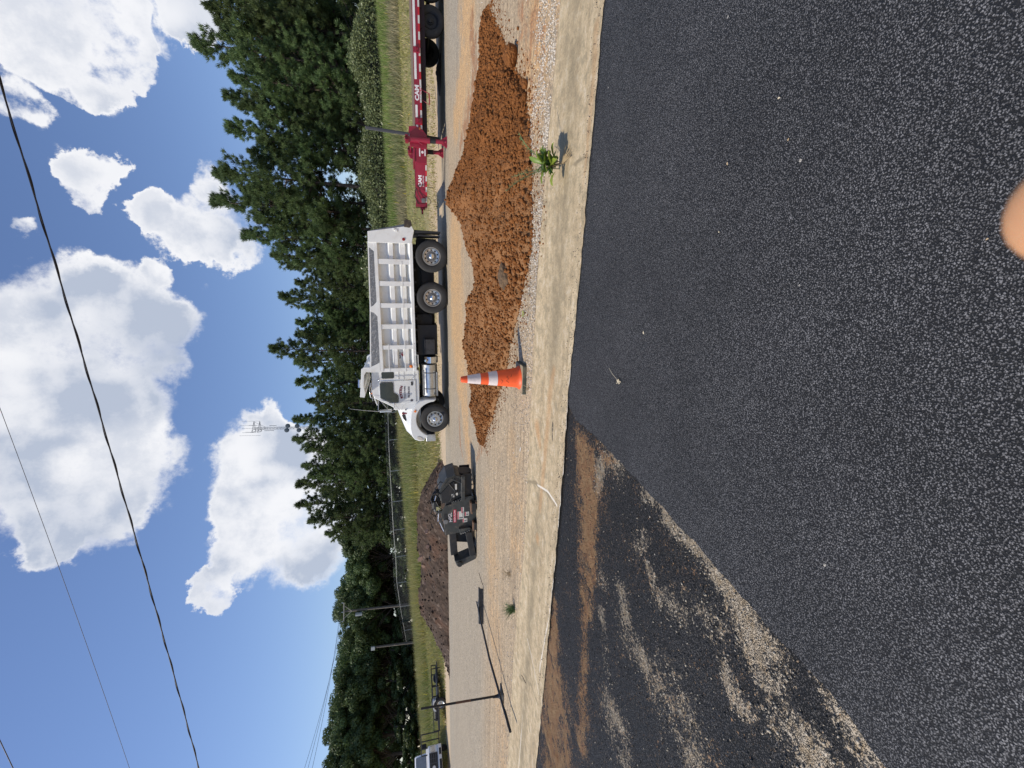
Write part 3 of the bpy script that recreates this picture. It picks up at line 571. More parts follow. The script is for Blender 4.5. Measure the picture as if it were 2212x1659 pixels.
c1 = t.scalev(co, (16, 16, 16)); 
wv = t.node('ShaderNodeTexChecker', ins={'Scale': 17.0}); t.l.new(co, wv.inputs['Vector'])
vo = t.voro(co, 24, rnd=.25); hgt = t.rng(vo.outputs['Distance'], .2, .5, 1, 0)
col = t.mix(hgt, (.20, .20, .20), (.46, .46, .45)); t.l.new(col, b.inputs['Base Color']); b.inputs['Metallic'].default_value = .7; b.inputs['Roughness'].default_value = .42
bumpit(t, b, hgt, .7, .01)
def wheel(par, x, y, z, R, sgn, style, wd=.27, rim_r=.288, rimmat=None):
    """near side: sgn=+1 (outer face towards -y); far side: sgn=-1"""
    rimmat = rimmat or M_ALU
    k = R/.52; c = (x, y, z)
    prof = [(.030, rim_r), (.006, rim_r+.02*k), (-.006, rim_r+.07*k), (0.0, .44*k), (.012, .485*k), (.034, .512*k), (.05, .52*k), (wd-.05, .52*k), (wd-.03, .51*k), (wd-.006, .47*k), (wd, .42*k), (wd-.01, rim_r)]
    wdl = MB().lathe(prof, c, 'y', 56, sgn).obj('wheel', M_TYR, par, smooth=40)
    if style == 'rear':
        rp_ = [(.028, rim_r+.004), (.004, rim_r+.002), (.004, rim_r-.018), (.03, rim_r-.03), (.075, rim_r-.045), (.085, .215), (.09, .162)]
        hb = [(.05, .098), (-.01, .09), (-.035, .075), (-.048, .03), (-.05, .001)]; hr, ly, lr_ = .205, .086, .127
        MB().lathe([(.092, .165), (.05, .158), (.045, .10), (.05, .001)], c, 'y', 40, sgn).obj('hub_plate', M_HUB, wdl, smooth=40)
    elif style == 'front':
        rp_ = [(.028, rim_r+.004), (.0, rim_r+.002), (.0, rim_r-.018), (.04, rim_r-.035), (.05, rim_r-.07), (.0, .19), (-.03, .165), (-.032, .10), (-.03, .001)]
        hb = [(-.03, .085), (-.085, .08), (-.11, .055), (-.118, .001)]; hr, ly, lr_ = .21, .006, .14
    else:
        rp_ = [(.028, rim_r+.004), (.008, rim_r), (.02, rim_r-.02), (.06, rim_r-.035), (.065, .10), (.04, .09), (.04, .001)]; hb = [(.04, .06), (-.0, .055), (-.01, .001)]; hr, ly, lr_ = rim_r*.68, .06, .08
    MB().lathe(rp_, c, 'y', 56, sgn).obj('rim', rimmat, wdl, smooth=40)
    MB().lathe(hb, c, 'y', 28, sgn).obj('hub_cap', M_CHR if style != 'plain' else rimmat, wdl, smooth=50)
    if style != 'plain':
        yy = .05 if style == 'rear' else rp_[-2][0]
        for i in range(10 if sgn > 0 else 0):
            a = 2*PI*i/10; cx, cz = x+hr*math.cos(a), z+hr*math.sin(a); MB().lathe([(ly-.004, .030), (ly-.008, .001)], (cx, y, cz), 'y', 12, sgn).obj('hand_hole', M_BLK, wdl)
            a = 2*PI*(i+.5)/10; cx, cz = x+lr_*math.cos(a), z+lr_*math.sin(a); MB().lathe([(yy, .016), (yy-.03, .014), (yy-.034, .001)], (cx, y, cz), 'y', 6, sgn).obj('lug_nut', M_CHR if style == 'front' else M_HUB, wdl)
    return wdl

# ------------------------------------------------------------------ dump truck
tk = empty('dump_truck', (3.0, 14.75, .012), -rad(15), label='white tandem axle dump truck parked across the road behind the cone', cat='dump truck')
for x, stl in ((1.345, 'rear'), (0, 'rear'), (-4.32, 'front')):
    wheel(tk, x, .0 if stl == 'rear' else .04, .52, .52, 1, stl); wheel(tk, x, 2.44, .52, .52, -1, stl)
    if stl == 'rear':
        MB().lathe([(.33, .29), (.32, .42), (.35, .51), (.37, .52), (.56, .52), (.58, .50), (.6, .42), (.59, .29), (.33, .29)], (x, 0, .52), 'y', 40).obj('inner_tyre', M_TYR, tk, smooth=40)
        MB().lathe([(.33, .29), (.32, .42), (.35, .51), (.37, .52), (.56, .52), (.58, .50), (.6, .42), (.59, .29), (.33, .29)], (x, 2.44, .52), 'y', 40, -1).obj('inner_tyre', M_TYR, tk, smooth=40)
        MB().tube([(x, .2, .52), (x, 2.24, .52)], .11, 14).lathe([(-.2, .05), (-.15, .2), (.0, .26), (.15, .2), (.2, .05)], (x, 1.22, .52), 'y', 20).obj('axle', M_BLK, tk, smooth=40)
    else: MB().box(x-.06, x+.06, .3, 2.14, .36, .5).obj('axle', M_BLK, tk, bev=.01)
mb = MB()
for y in (.78, 1.58): mb.box(-5.0, 1.95, y, y+.09, .68, .98)
for x in (-2.2, -1, .67, 1.8): mb.box(x-.06, x+.06, .87, 1.58, .7, .95)
for y in (.80, 1.6): mb.box(-2.45, 1.75, y, y+.07, .985, 1.13)
for x in np.arange(-2.3, 1.7, .4): mb.box(x-.03, x+.03, .15, 2.3, 1.03, 1.13)
mb.obj('frame_rails', M_BLK, tk, bev=.004)
mb = MB()
for y in (.62, 1.72):
    mb.tube([(-.35, y, .72), (0, y, .58), (.67, y, .82), (1.34, y, .58), (1.7, y, .72)], .05, 8)
    mb.box(.42, .92, y-.05, y+.15, .42, .85)
mb.box(-3.0, -.6, 1.0, 1.45, .40, .66); mb.tube([(-1.0, 1.2, .6), (1.3, 1.2, .56)], .07, 10)
mb.box(-2.0, -.95, .30, 1.0, .37, 1.04); mb.box(-1.0, -.60, .55, 1.3, .52, 1.04); mb.tube([(-.62, .5, .95), (-.55, .4, .72), (-.72, .3, .55)], .012, 6); mb.tube([(-.9, .45, 1.0), (-.6, .35, .8), (-.3, .4, .95)], .01, 6)
mb.obj('suspension', M_BLK, tk, bev=.006)
mb = MB().box(-1.94, -1.42, .10, .42, .47, .80).box(-1.95, -1.41, .09, .43, .80, .825); mb.obj('battery_box', M('gloss_black', (.03, .03, .034), .3, var=.2), tk, bev=.015)
# dump body
def side(y0, sgn):
    Y = lambda d: (y0+d if sgn > 0 else y0-d)
    mb = MB()
    def bx(x0, x1, a, b_, z0, z1): mb.box(x0, x1, min(Y(a), Y(b_)), max(Y(a), Y(b_)), z0, z1)
    bx(-2.46, 1.74, .20, .22, 1.15, 2.52)
    def pr(profile, x0, x1):                 # profile: (depth, z)
        mb.prism([(Y(d), z) for d, z in profile], x0, x1, ax='x')
    pr([(-.01, 2.235), (.20, 2.20), (.21, 2.36), (-.01, 2.33)], -2.50, 1.76)
    pr([(-.015, 1.125), (.21, 1.125), (.21, 1.32), (-.015, 1.215)], -2.52, 1.74)
    bays = [(1.22, 1.72), (.52, 1.06), (-.19, .37), (-.89, -.34), (-1.6, -1.04), (-2.40, -1.74)]
    for a, b_ in bays:
        pr([(.205, 1.96), (.06, 1.87), (.06, 1.745), (.205, 1.73)], a-.01, b_+.01)
        pr([(.205, 1.59), (.08, 1.53), (.08, 1.37), (.205, 1.34)], a-.01, b_+.01)
    for a, b_ in [(1.06, 1.22), (.37, .52), (-.34, -.19), (-1.04, -.89), (-1.74, -1.60), (-2.52, -2.40)]:
        bx(a, b_, .005, .205, 1.19, 2.24)
    bx(-2.52, 1.15, -.004, .012, 1.475, 1.505); bx(-2.52, -1.55, -.004, .012, 2.02, 2.045)
    return mb
side(0.03, 1).obj('bed_side', M_BED, tk)
side(2.44, -1).obj('bed_side', M_BED, tk)
mb = MB().prism([(-2.46, 1.13), (1.9, 1.13), (1.9, 1.17), (-2.46, 1.17)], .1, 2.36).box(-2.5, -2.44, .1, 2.36, 1.13, 2.62); mb.obj('bed_floor', M_BED, tk)
for y0, y1 in ((.035, .06), (2.41, 2.435)):
    MB().prism([(-2.40, 2.335), (-.55, 2.335), (-.48, 2.40), (-.44, 2.54), (-2.33, 2.63)], y0, y1).prism([(-.22, 2.335), (1.50, 2.335), (1.58, 2.50), (-.33, 2.535), (-.29, 2.41)], y0, y1).obj('tread_plate', M_TRD, tk, bev=.003)
    MB().prism([(-.62, 2.33), (-.14, 2.33), (-.27, 2.45), (-.31, 2.545), (-.46, 2.55), (-.50, 2.44)], y0-.008, y1+.004).prism([(1.45, 2.33), (1.74, 2.32), (1.74, 2.50), (1.60, 2.51)], y0-.008, y1+.004).prism([(-2.52, 2.34), (-2.18, 2.34), (-2.34, 2.66), (-2.52, 2.66)], y0-.008, y1+.004).prism([(-2.5, 2.62), (-2.3, 2.66), (-.3, 2.56), (1.75, 2.51), (1.75, 2.47), (-.3, 2.525), (-2.3, 2.62)], y0-.002, y1+.01).obj('corner_plate', M_BED, tk, bev=.004)
for y0, y1 in ((-.01, .10), (2.37, 2.48)):
    MB().prism([(1.72, 2.495), (2.05, 2.49), (2.14, 1.95), (2.24, 1.36), (2.36, 1.34), (2.38, 1.19), (2.12, 1.06), (1.95, 1.10), (1.72, 1.14)], y0, y1).obj('corner_post', M_BED, tk, bev=.01)
    MB().prism([(2.22, 1.37), (2.42, 1.36), (2.46, 1.27), (2.42, 1.15), (2.28, 1.12), (2.2, 1.2)], y0-.02, y1+.02).obj('latch_hook', M('rusty_latch', (.05, .038, .03), .8, var=.4, vs=12, dirt=(.30, .24, .12), da=.6), tk, bev=.015)
MB().prism([(2.02, 2.38), (2.09, 2.40), (2.33, 1.30), (2.25, 1.28)], .12, 2.34).obj('tailgate', M('grey_tailgate', (.30, .30, .30), .6, dirt=(.1, .09, .08), da=.5), tk, bev=.01)
MB().box(2.06, 2.14, -.03, .10, 1.58, 1.66).box(2.11, 2.18, -.035, .0, 1.66, 1.71).obj('tailgate_bracket', M_BED, tk, bev=.008)
MB().lathe([(-.03, .001), (-.028, .04), (-.012, .05), (0, .05)], (1.845, 0, 1.395), 'y', 20).obj('marker_lamp', M_REDL, tk, smooth=50)
MB().lathe([(-.022, .001), (-.02, .035), (-.008, .05), (0, .055)], (-2.335, -.0, 1.305), 'y', 20).obj('marker_lamp', M_AMB, tk, smooth=50)
for y0, y1 in ((.02, .66), (1.8, 2.42)): MB().prism([(2.05, 1.06), (2.15, 1.05), (2.13, .22), (2.07, .22)], y0, y1).prism([(1.97, .92), (2.02, .92), (2.0, .24), (1.95, .24)], y0+.02, y1-.02).obj('mud_flap', M('rubber_flap', (.015, .015, .016), .7), tk)
mb = MB().prism([(-2.52, 2.60), (-2.34, 2.60), (-2.33, 2.86), (-2.40, 2.955), (-2.95, 3.0), (-3.38, 3.055), (-3.40, 2.90), (-3.28, 2.87), (-3.0, 2.905), (-2.62, 2.87), (-2.50, 2.80)], .03, .09)
mb.prism([(-2.52, 2.60), (-2.34, 2.60), (-2.33, 2.86), (-2.40, 2.955), (-2.95, 3.0), (-3.38, 3.055), (-3.40, 2.90), (-3.28, 2.87), (-3.0, 2.905), (-2.62, 2.87), (-2.50, 2.80)], 2.38, 2.44)
mb.prism([(-2.46, 2.60), (-2.40, 2.60), (-2.39, 2.86), (-2.46, 2.93), (-3.0, 2.98), (-3.36, 3.02), (-3.36, 2.98), (-3.0, 2.94), (-2.52, 2.86)], .085, 2.385)
mb.prism([(-3.38, 3.055), (-3.40, 2.90), (-3.36, 2.90), (-3.34, 3.055)], .085, 2.385)
mb.obj('cab_shield', M_BED, tk, bev=.012)
MB().tube([(-3.06, .16, 3.06), (-2.78, .16, 3.04)], .05, 16).obj('tarp_motor', M_CHR, tk, smooth=50)
MB().tube([(-2.36, .1, 2.70), (-2.2, .1, 2.69), (-2.2, 2.3, 2.69), (-2.36, 2.3, 2.70)], .05, 12).tube([(-2.55, .45, 2.68), (-2.18, .1, 2.63)], .04, 10).obj('tarp_roll', M_BED, tk, smooth=50)
MB().tube([(-2.36, .0, 1.13), (-2.36, .0, 1.06), (-1.94, .0, 1.06), (-1.94, .0, 1.13)], .012, 8).obj('grab_frame', M_BED, tk, smooth=50)
text('OX BODIES', .085, M_GRL, tk, (-2.17, .008, 1.178), off=-.0025, extr=.001); text('MAVERICK', .085, M_MAR, tk, (-1.72, .008, 1.178), off=-.0035, extr=.001)
text('Built by', .075, M_GRL, tk, (-1.98, .226, 1.665), off=.002); 
mb = MB().prism([(-1.98, 1.60), (-1.93, 1.63), (-1.86, 1.60), (-1.84, 1.56), (-1.90, 1.575), (-1.93, 1.55), (-1.99, 1.555), (-2.01, 1.58)], .098, .106); mb.obj('emblem', M_MAR, tk)
# cab
cab = MB().prism([(-2.52, 1.04), (-2.52, 2.60), (-2.60, 2.655), (-3.35, 2.66), (-3.50, 2.60), (-3.86, 1.98), (-3.98, 1.93), (-3.98, 1.15), (-3.70, 1.04)], .22, 2.22)
cabo = cab.obj('cab', M_WHT, tk, bev=.035, seg=3)
dr = MB().prism([(-2.88, 1.17), (-2.88, 2.38), (-2.93, 2.42), (-3.50, 2.42), (-3.56, 2.38), (-3.715, 2.06), (-3.73, 1.24), (-3.69, 1.17)], .196, .222).obj('door', M_WHT, tk, bev=.012)
MB().prism([(-2.94, 1.98), (-2.94, 2.34), (-2.97, 2.375), (-3.46, 2.375), (-3.50, 2.35), (-3.66, 2.05), (-3.675, 1.82), (-3.65, 1.79), (-3.44, 1.79), (-3.36, 1.86), (-3.30, 1.95), (-2.97, 1.95)], .188, .1955).obj('window', M_GLS, dr, bev=.003)
MB().tube([(-2.93, .187, 1.94), (-3.30, .187, 1.94), (-3.37, .187, 1.84), (-3.44, .187, 1.775), (-3.66, .187, 1.775), (-3.69, .187, 1.82), (-3.675, .187, 2.06), (-3.51, .187, 2.37), (-3.46, .187, 2.39), (-2.96, .187, 2.39), (-2.925, .187, 2.36), (-2.925, .187, 1.95)], .007, 6).obj('window_seal', M_BLK, dr)
MB().box(-3.07, -2.93, .182, .197, 1.265, 1.33).obj('door_handle', M_BLK, dr, bev=.012)
for i, ch in enumerate('ROYSTON'):
    a = (i-3)*.115; text(ch, .115, M_MAR, tk, (-3.31+math.sin(a)*.56, .192, 1.135+math.cos(a)*.56), rot=(PI/2, a, 0), off=.006)
text('Paving & Hauling', .078, M_GRL, tk, (-3.31, .192, 1.56), off=.0015, sx=.86); text('706-692-0121', .082, M_GRL, tk, (-3.31, .192, 1.415), off=.003, sx=.92)
MB().lathe([(0, .045), (-.002, .045), (-.002, .001)], (-3.62, .193, 1.325), 'y', 20).obj('round_sticker', M_GRL, tk)
MB().prism([(-2.56, 1.93), (-2.56, 2.29), (-2.59, 2.32), (-2.77, 2.32), (-2.80, 2.29), (-2.80, 1.93), (-2.77, 1.90), (-2.59, 1.90)], .212, .219).obj('quarter_window', M_GLS, tk, bev=.003)
for zz_ in (1.22, 1.58, 1.76): MB().box(-2.86, -2.54, .207, .219, zz_-.02, zz_+.02).obj('cab_rib', M_WHT, tk, bev=.004)
MB().prism([(-3.53, 2.56), (-3.86, 2.0), (-3.885, 2.0), (-3.55, 2.575)], .33, 2.11).obj('windshield', M_GLS, tk)
MB().prism([(-3.50, 2.63), (-3.46, 2.60), (-3.78, 2.50), (-3.80, 2.53)], .30, 2.14).obj('sun_visor', M_WHT, tk, bev=.006)
mb = MB()
for y in (.4, .8, 1.22, 1.64, 2.04): mb.lathe([(0, .04), (.03, .04), (.05, .02), (.052, .001)], (-3.36, y, 2.655), 'z', 14)
mb.obj('roof_lamps', M_AMB, tk, smooth=50)
MB().tube([(-3.0, .24, 2.72), (-3.15, .24, 2.75), (-3.45, .24, 2.73), (-3.5, .24, 2.66)], .014, 8).tube([(-3.45, .5, 2.68), (-3.0, .5, 2.72)], .03, 10).tube([(-3.6, .24, 2.66), (-2.85, .24, 2.66)], .01, 6).obj('air_horn', M_CHR, tk, smooth=50)
MB().tube([(-2.835, .20, 1.30), (-2.835, .15, 1.33), (-2.835, .15, 2.43), (-2.835, .2, 2.46)], .013, 8).obj('grab_bar', M_CHR, tk, smooth=50)
mb = MB().tube([(-3.60, .20, 2.46), (-3.86, .04, 2.48), (-3.90, .02, 2.46), (-3.90, .02, 1.98), (-3.86, .04, 1.95), (-3.70, .2, 1.92)], .012, 8).tube([(-3.60, .2, 2.40), (-3.9, .02, 2.12)], .008, 6).tube([(-3.66, .2, 1.95), (-3.96, .02, 1.72), (-3.8, .2, 1.62)], .008, 6)
mb.obj('mirror_arm', M_CHR, tk, smooth=50)
MB().box(-3.94, -3.87, -.08, .10, 2.02, 2.42).obj('mirror', M_ALU, tk, bev=.02)
MB().tube([(-3.6, 2.24, 2.46), (-3.9, 2.42, 2.46), (-3.9, 2.42, 1.98), (-3.7, 2.24, 1.92)], .012, 8).box(-3.94, -3.87, 2.34, 2.52, 2.02, 2.42).obj('mirror', M_ALU, tk)
MB().tube([(-3.92, .0, 2.44), (-3.86, .0, 2.9), (-3.77, .0, 3.42)], [.008, .006, .004], 6).obj('antenna', M('antenna_white', (.6, .6, .58), .4), tk)
# hood and fenders
secs = []
for x, zt, hw in ((-3.93, 1.92, .74), (-4.3, 1.81, .74), (-4.7, 1.675, .72), (-4.95, 1.585, .70), (-5.06, 1.50, .68), (-5.12, 1.30, .66), (-5.135, .95, .64)):
    pr_ = []
    zs = zt-.12; yb = 1.22
    for y, z in ((yb-hw-.10, 1.02), (yb-hw-.06, 1.24), (yb-hw, zs-.06), (yb-hw+.05, zs+.03), (yb-hw+.16, zs+.085), (yb-.35, zt-.012), (yb, zt), (yb+.35, zt-.012), (yb+hw-.16, zs+.085), (yb+hw-.05, zs+.03), (yb+hw, zs-.06), (yb+hw+.06, 1.24), (yb+hw+.10, 1.02)): pr_.append((x, y, max(z, .9)))
    secs.append(pr_)
mb = MB(); L = len(secs[0]); vs = [p for s_ in secs for p in s_]; fs = [(i*L+k, i*L+k+1, (i+1)*L+k+1, (i+1)*L+k) for i in range(len(secs)-1) for k in range(L-1)]+[[(len(secs)-1)*L+k for k in range(L)], list(range(L))[::-1]]
mb.add(vs, fs); hood = mb.obj('hood', M_WHT, tk, smooth=55)
def fender(y0, y1):
    cx, cz = -4.32, .52; arch = [(cx+.665*math.cos(a), cz+.665*math.sin(a)) for a in np.linspace(rad(2), rad(160), 26)]
    outer = [(-5.02, .90), (-5.13, .92), (-5.135, 1.10), (-5.07, 1.26), (-4.92, 1.37), (-4.65, 1.41), (-4.3, 1.40), (-4.0, 1.34), (-3.78, 1.22), (-3.62, 1.06), (-3.56, .86), (-3.56, .46)]
    return MB().prism(outer+arch, y0, y1)
fender(.015, .50).obj('fender', M_WHT, tk, bev=.05, seg=4)
fender(1.94, 2.425).obj('fender', M_WHT, tk, bev=.05, seg=4)
MB().box(-4.95, -3.7, .45, .50, .5, 1.3).box(-4.95, -3.7, 1.94, 1.99, .5, 1.3).box(-4.9, -3.9, .8, 1.64, .7, 1.6).obj('engine_bay', M_BLK, tk)
MB().prism([(-4.24, 1.70), (-4.24, 1.565), (-4.50, 1.545), (-4.47, 1.60), (-4.38, 1.655)], .466, .474).obj('hood_vent', M_BLK, tk, bev=.004)
MB().lathe([(0, .05), (-.004, .048), (-.005, .001)], (-4.19, .47, 1.65), 'y', 20).box(-4.22, -4.16, .462, .470, 1.50, 1.66).obj('emblem', M_MAR, tk)
MB().prism([(-4.94, 1.165), (-5.00, 1.20), (-5.09, 1.13), (-5.11, .98), (-5.06, .965), (-4.97, 1.05)], .0, .03).obj('headlight', M_LENS, tk, bev=.008)
MB().prism([(-3.92, 1.215), (-3.99, 1.27), (-4.04, 1.22), (-3.99, 1.17)], .0, .03).obj('side_marker', M_AMB, tk, bev=.006)
MB().box(-3.99, -3.95, .20, .215, 1.52, 1.565).obj('hood_latch', M_BLK, tk)
MB().prism([(-5.17, .86), (-4.93, .88), (-4.90, .80), (-4.91, .53), (-5.15, .50), (-5.18, .56)], .03, 2.41).obj('bumper', M('bumper_steel', (.55, .56, .58), .3, .9, dirt=(.3, .27, .22), da=.4), tk, bev=.02)
MB().prism([(-5.145, 1.42), (-5.16, 1.40), (-5.17, .92), (-5.15, .92)], .72, 1.72).obj('grille', M_CHR, tk)
# fuel tank, steps
tank = MB().tube([(-3.47, .36, .67), (-2.33, .36, .67)], .272, 40).obj('fuel_tank', M_ALU, tk, smooth=40)
mb = MB()
for x in (-3.2, -2.62): mb.lathe([(-.02, .277), (-.018, .281), (.018, .281), (.02, .277)], (x, .36, .67), 'x', 40)
mb.obj('tank_strap', M_HUB, tank, smooth=40)
MB().box(-3.42, -2.5, .06, .10, .855, .90).box(-3.45, -2.58, .04, .16, .395, .455).obj('step_plate', M_TRD, tk, bev=.006)
MB().tube([(-2.27, .34, .61), (-2.05, .34, .61)], .245, 32).obj('air_tank', M_CHR, tk, smooth=40)
MB().lathe([(0, .05), (-.04, .05), (-.045, .001)], (-2.17, .11, .79), 'y', 20).obj('filler_cap', M_CHR, tk, smooth=40)

# ------------------------------------------------------------------ red equipment trailer
M_RED = M('crimson_paint', (.27, .010, .035), .38, var=.12, vs=5, dirt=(.20, .03, .04), da=.4, coat=.2)
M_RED2 = M('reflector_red', (.5, .02, .03), .4); M_REF = M('reflector_white', (.62, .60, .56), .35, var=.1, dirt=(.4, .35, .3), da=.4)
M_STR = M('white_stripe', (.78, .77, .74), .45, var=.05, dirt=(.5, .45, .4), da=.3)
M_WOOD = M('deck_wood', (.16, .11, .07), .9, var=.3, vs=8)
tr = empty('equipment_trailer', (7.5, 13.4, .012), -rad(15), label='long red flatbed trailer resting on its two jack legs', cat='trailer')
MB().box(.16, 9.0, -.10, -.02, .715, .925).box(.16, 9.0, 2.50, 2.58, .715, .925).box(.16, .24, -.02, 2.5, .715, .925).obj('side_rail', M_RED, tr, bev=.006)
mb = MB()
for a, b_ in ((.62, .95), (1.62, 2.28), (2.42, 9.0)): mb.box(a, b_, -.106, -.099, .845, .91)
mb.box(.25, .42, -.106, -.099, .845, .91); mb.obj('white_stripe', M_STR, tr)
mb = MB(); mr = MB()
for x in np.arange(.22, 8.9, .40): mb.box(x, x+.2, -.105, -.099, .722, .770); mr.box(x+.2, x+.4, -.104, -.099, .722, .768)
mb.obj('reflector_tape', M_REF, tr); mr.obj('reflector_tape', M_RED2, tr)
MB().box(.24, 9.0, -.02, 2.5, .90, .935).obj('deck', M_WOOD, tr)
mb = MB()
for y in (.50, 1.85): mb.box(.0, 9.0, y, y+.10, .56, .71)
for x in np.arange(.5, 9, .5): mb.box(x-.04, x+.04, .0, 2.5, .66, .80)
mb.box(.1, 9.0, .03, .10, .57, .715); mb.obj('frame', M('dark_underframe', (.02, .008, .012), .7, var=.3), tr)
for x in (.52, 2.35):
    MB().box(x-.07, x+.07, -.16, -.10, .74, .93).tube([(x-.05, -.15, .80), (x-.05, -.20, .86), (x+.05, -.20, .86), (x+.05, -.15, .80)], .014, 8).obj('stake_pocket', M_RED, tr, bev=.01)
MB().lathe([(0, .035), (-.02, .035), (-.03, .001)], (.315, -.108, .80), 'y', 16).obj('marker_lamp', M_AMB, tr, smooth=50)
MB().tube([(1.38, -.05, .715), (1.29, -.08, .50), (.99, -.08, .50), (1.12, -.05, .715)], .014, 8).box(1.0, 1.28, -.12, -.04, .48, .50).obj('step', M_RED, tr)
text('CAM', .155, M_LTR, tr, (1.27, -.103, .845), off=.008, sx=1.22, shear=0); text('SUPERLINE', .068, M_LTR, tr, (1.27, -.103, .742), off=.0012, sx=.98, space=1.25)
for x in (3.27, 4.17):
    wheel(tr, x, .16, .40, .405, 1, 'plain', .22, .22, M_BLK); wheel(tr, x, 2.32, .40, .405, -1, 'plain', .22, .22, M_BLK)
    MB().tube([(x, .3, .40), (x, 2.2, .40)], .06, 12).obj('axle', M_BLK, tr)
# riser plate, jacks and neck
MB().prism([(.38, .93), (.36, 1.12), (.20, 1.13), (.07, 1.05), (.07, .60), (.16, .60), (.30, .72)], -.13, -.02).prism([(.05, 1.10), (-.17, 1.10), (-.22, .60), (.05, .60)], -.09, -.02).obj('riser', M_RED, tr, bev=.006)
MB().prism([(.38, .93), (.36, 1.12), (.20, 1.13), (.07, 1.05), (.07, .60), (.16, .60), (.30, .72)], 2.48, 2.58).obj('riser', M_RED, tr, bev=.006)
for y, top in ((0, 1.24), (1.3, 1.14)):
    jk = MB().tube([(0, y-.16, .51), (0, y-.16, top)], .082, 24).box(-.10, .10, y-.26, y-.06, top-.10, top).lathe([(-.05, .05), (-.03, .055), (.05, .055)], (.0, y-.26, top-.03), 'y', 16).obj('jack', M_RED, tr, smooth=40)
    MB().tube([(0, y-.16, .34), (0, y-.16, .52)], .070, 20).obj('jack_sleeve', M_BLK, jk, smooth=40)
    MB().tube([(0, y-.16, .10), (0, y-.16, .35)], .062, 20).obj('jack_leg', M_RED, jk, smooth=40)
    MB().prism([(-.07, .16), (.07, .16), (.15, .02), (.15, 0), (-.15, 0), (-.15, .02)], y-.19, y-.13).box(-.15, .15, y-.28, y-.04, 0, .015).prism([(y-.24, .02), (y-.18, .12), (y-.14, .12), (y-.06, .02)], -.02, .02, 'x').obj('jack_foot', M_RED, jk, bev=.004)
MB().tube([(-.02, -.1, 1.08), (-.02, 1.2, 1.06)], .03, 10).tube([(.10, -.19, 1.10), (-.12, -.2, .76), (-.14, -.2, .74)], .015, 8).box(-.55, -.10, .0, 1.2, .955, 1.0).obj('crank_shaft', M_RED, tr)
def neck(y0, y1):
    mb = MB(); x0, x1 = -.14, -1.76
    def q(x, y, z): return (x, y, z)
    for (za, zb, w_) in ((.60, .64, .10), (.90, .955, .11), (.64, .90, .02)):
        mb.add([q(x0, y0, za), q(x1, y1, za), q(x1, y1+w_, za), q(x0, y0+w_, za), q(x0, y0, zb), q(x1, y1, zb), q(x1, y1+w_, zb), q(x0, y0+w_, zb)], [(0,3,2,1),(4,5,6,7),(0,1,5,4),(1,2,6,5),(2,3,7,6),(3,0,4,7)])
    return mb
neck(.0, .50).obj('neck_beam', M_RED, tr, bev=.004); neck(1.3, .72).obj('neck_beam', M_RED, tr, bev=.004)
ang = math.atan2(.50, -1.62)
def onneck(x): return .0+.50*(x+.14)/(-1.62)
MB().box(-.60, -.14, -.03, .02, .62, .92).obj('data_panel', M_RED, tr, bev=.004)
MB().box(-.42, -.18, -.036, -.03, .80, .835).box(-.40, -.2, -.036, -.03, .64, .675).lathe([(0, .038), (-.003, .038), (-.003, .001)], (-.30, -.034, .735), 'y', 20).obj('stickers', M_LTR, tr)
rz = math.atan2(-.50, 1.62)
text('CAM', .135, M_LTR, tr, (-1.06, onneck(-1.06)-.004, .815), rot=(PI/2, 0, rz), off=.007, sx=1.15); text('SUPERLINE', .058, M_LTR, tr, (-1.06, onneck(-1.06)-.004, .715), rot=(PI/2, 0, rz), off=.001, sx=.95, space=1.25)
mb = MB(); mr = MB()
for i, x in enumerate(np.arange(-.62, -1.75, -.15)):
    (mb if i % 2 == 0 else mr).add([(x, onneck(x)-.004, .607), (x-.14, onneck(x-.14)-.004, .607), (x-.14, onneck(x-.14)-.004, .647), (x, onneck(x)-.004, .647)], [(0, 1, 2, 3)])
mb.obj('reflector_tape', M_REF, tr); mr.obj('reflector_tape', M_RED2, tr)
MB().box(-1.80, -1.70, .46, .84, .60, .965).box(-1.86, -1.80, .58, .72, .66, .82).lathe([(-.03, .055), (-.02, .075), (.02, .075), (.03, .055), (.02, .04), (-.02, .04), (-.03, .055)], (-1.93, .65, .76), 'z', 20).obj('coupler', M_RED, tr, bev=.005)
ch = MB()
def chain(pts, par, r=.008, step=.045):
    mb = MB(); P = [Vector(p) for p in pts]; out = []
    for a, b_ in zip(P[:-1], P[1:]):
        n = max(1, int((b_-a).length/step)); out += [a.lerp(b_, i/n) for i in range(n)]
    for i in range(len(out)-1):
        a, b_ = out[i], out[i+1]; d = (b_-a).normalized(); u = d.orthogonal().normalized(); u = u if i % 2 else d.cross(u)
        mb.tube([a-d*.004+u*.012, b_+d*.004+u*.012], r*.6, 5); mb.tube([a-d*.004-u*.012, b_+d*.004-u*.012], r*.6, 5)
    return mb.obj('safety_chain', M_BLK, par)
q = [(-1.20+.0, .34, .98)]+[(-1.22-.55*u, .40+.05*u, .98-.20*u-.75*u*(1-u)*1.1) for u in np.linspace(.1, 1, 9)]
chain([(-1.25, .30, .97), (-1.35, .30, .88), (-1.45, .32, .72), (-1.52, .34, .58), (-1.60, .36, .50), (-1.68, .38, .49), (-1.73, .42, .56), (-1.76, .45, .66)], tr)
chain([(-1.20, .30, .93), (-1.18, .27, .62)], tr)
MB().tube([(-1.25, .28, .97), (-1.45, .36, .88), (-1.62, .40, .78)], .01, 6).tube([(-1.22, .30, .62), (-1.23, .30, .42)], .008, 6).tube([(-1.3, .38, .97), (-1.5, .42, .99), (-1.7, .46, .9), (-1.76, .5, .7)], .012, 6).obj('breakaway_cable', M_BLK, tr)
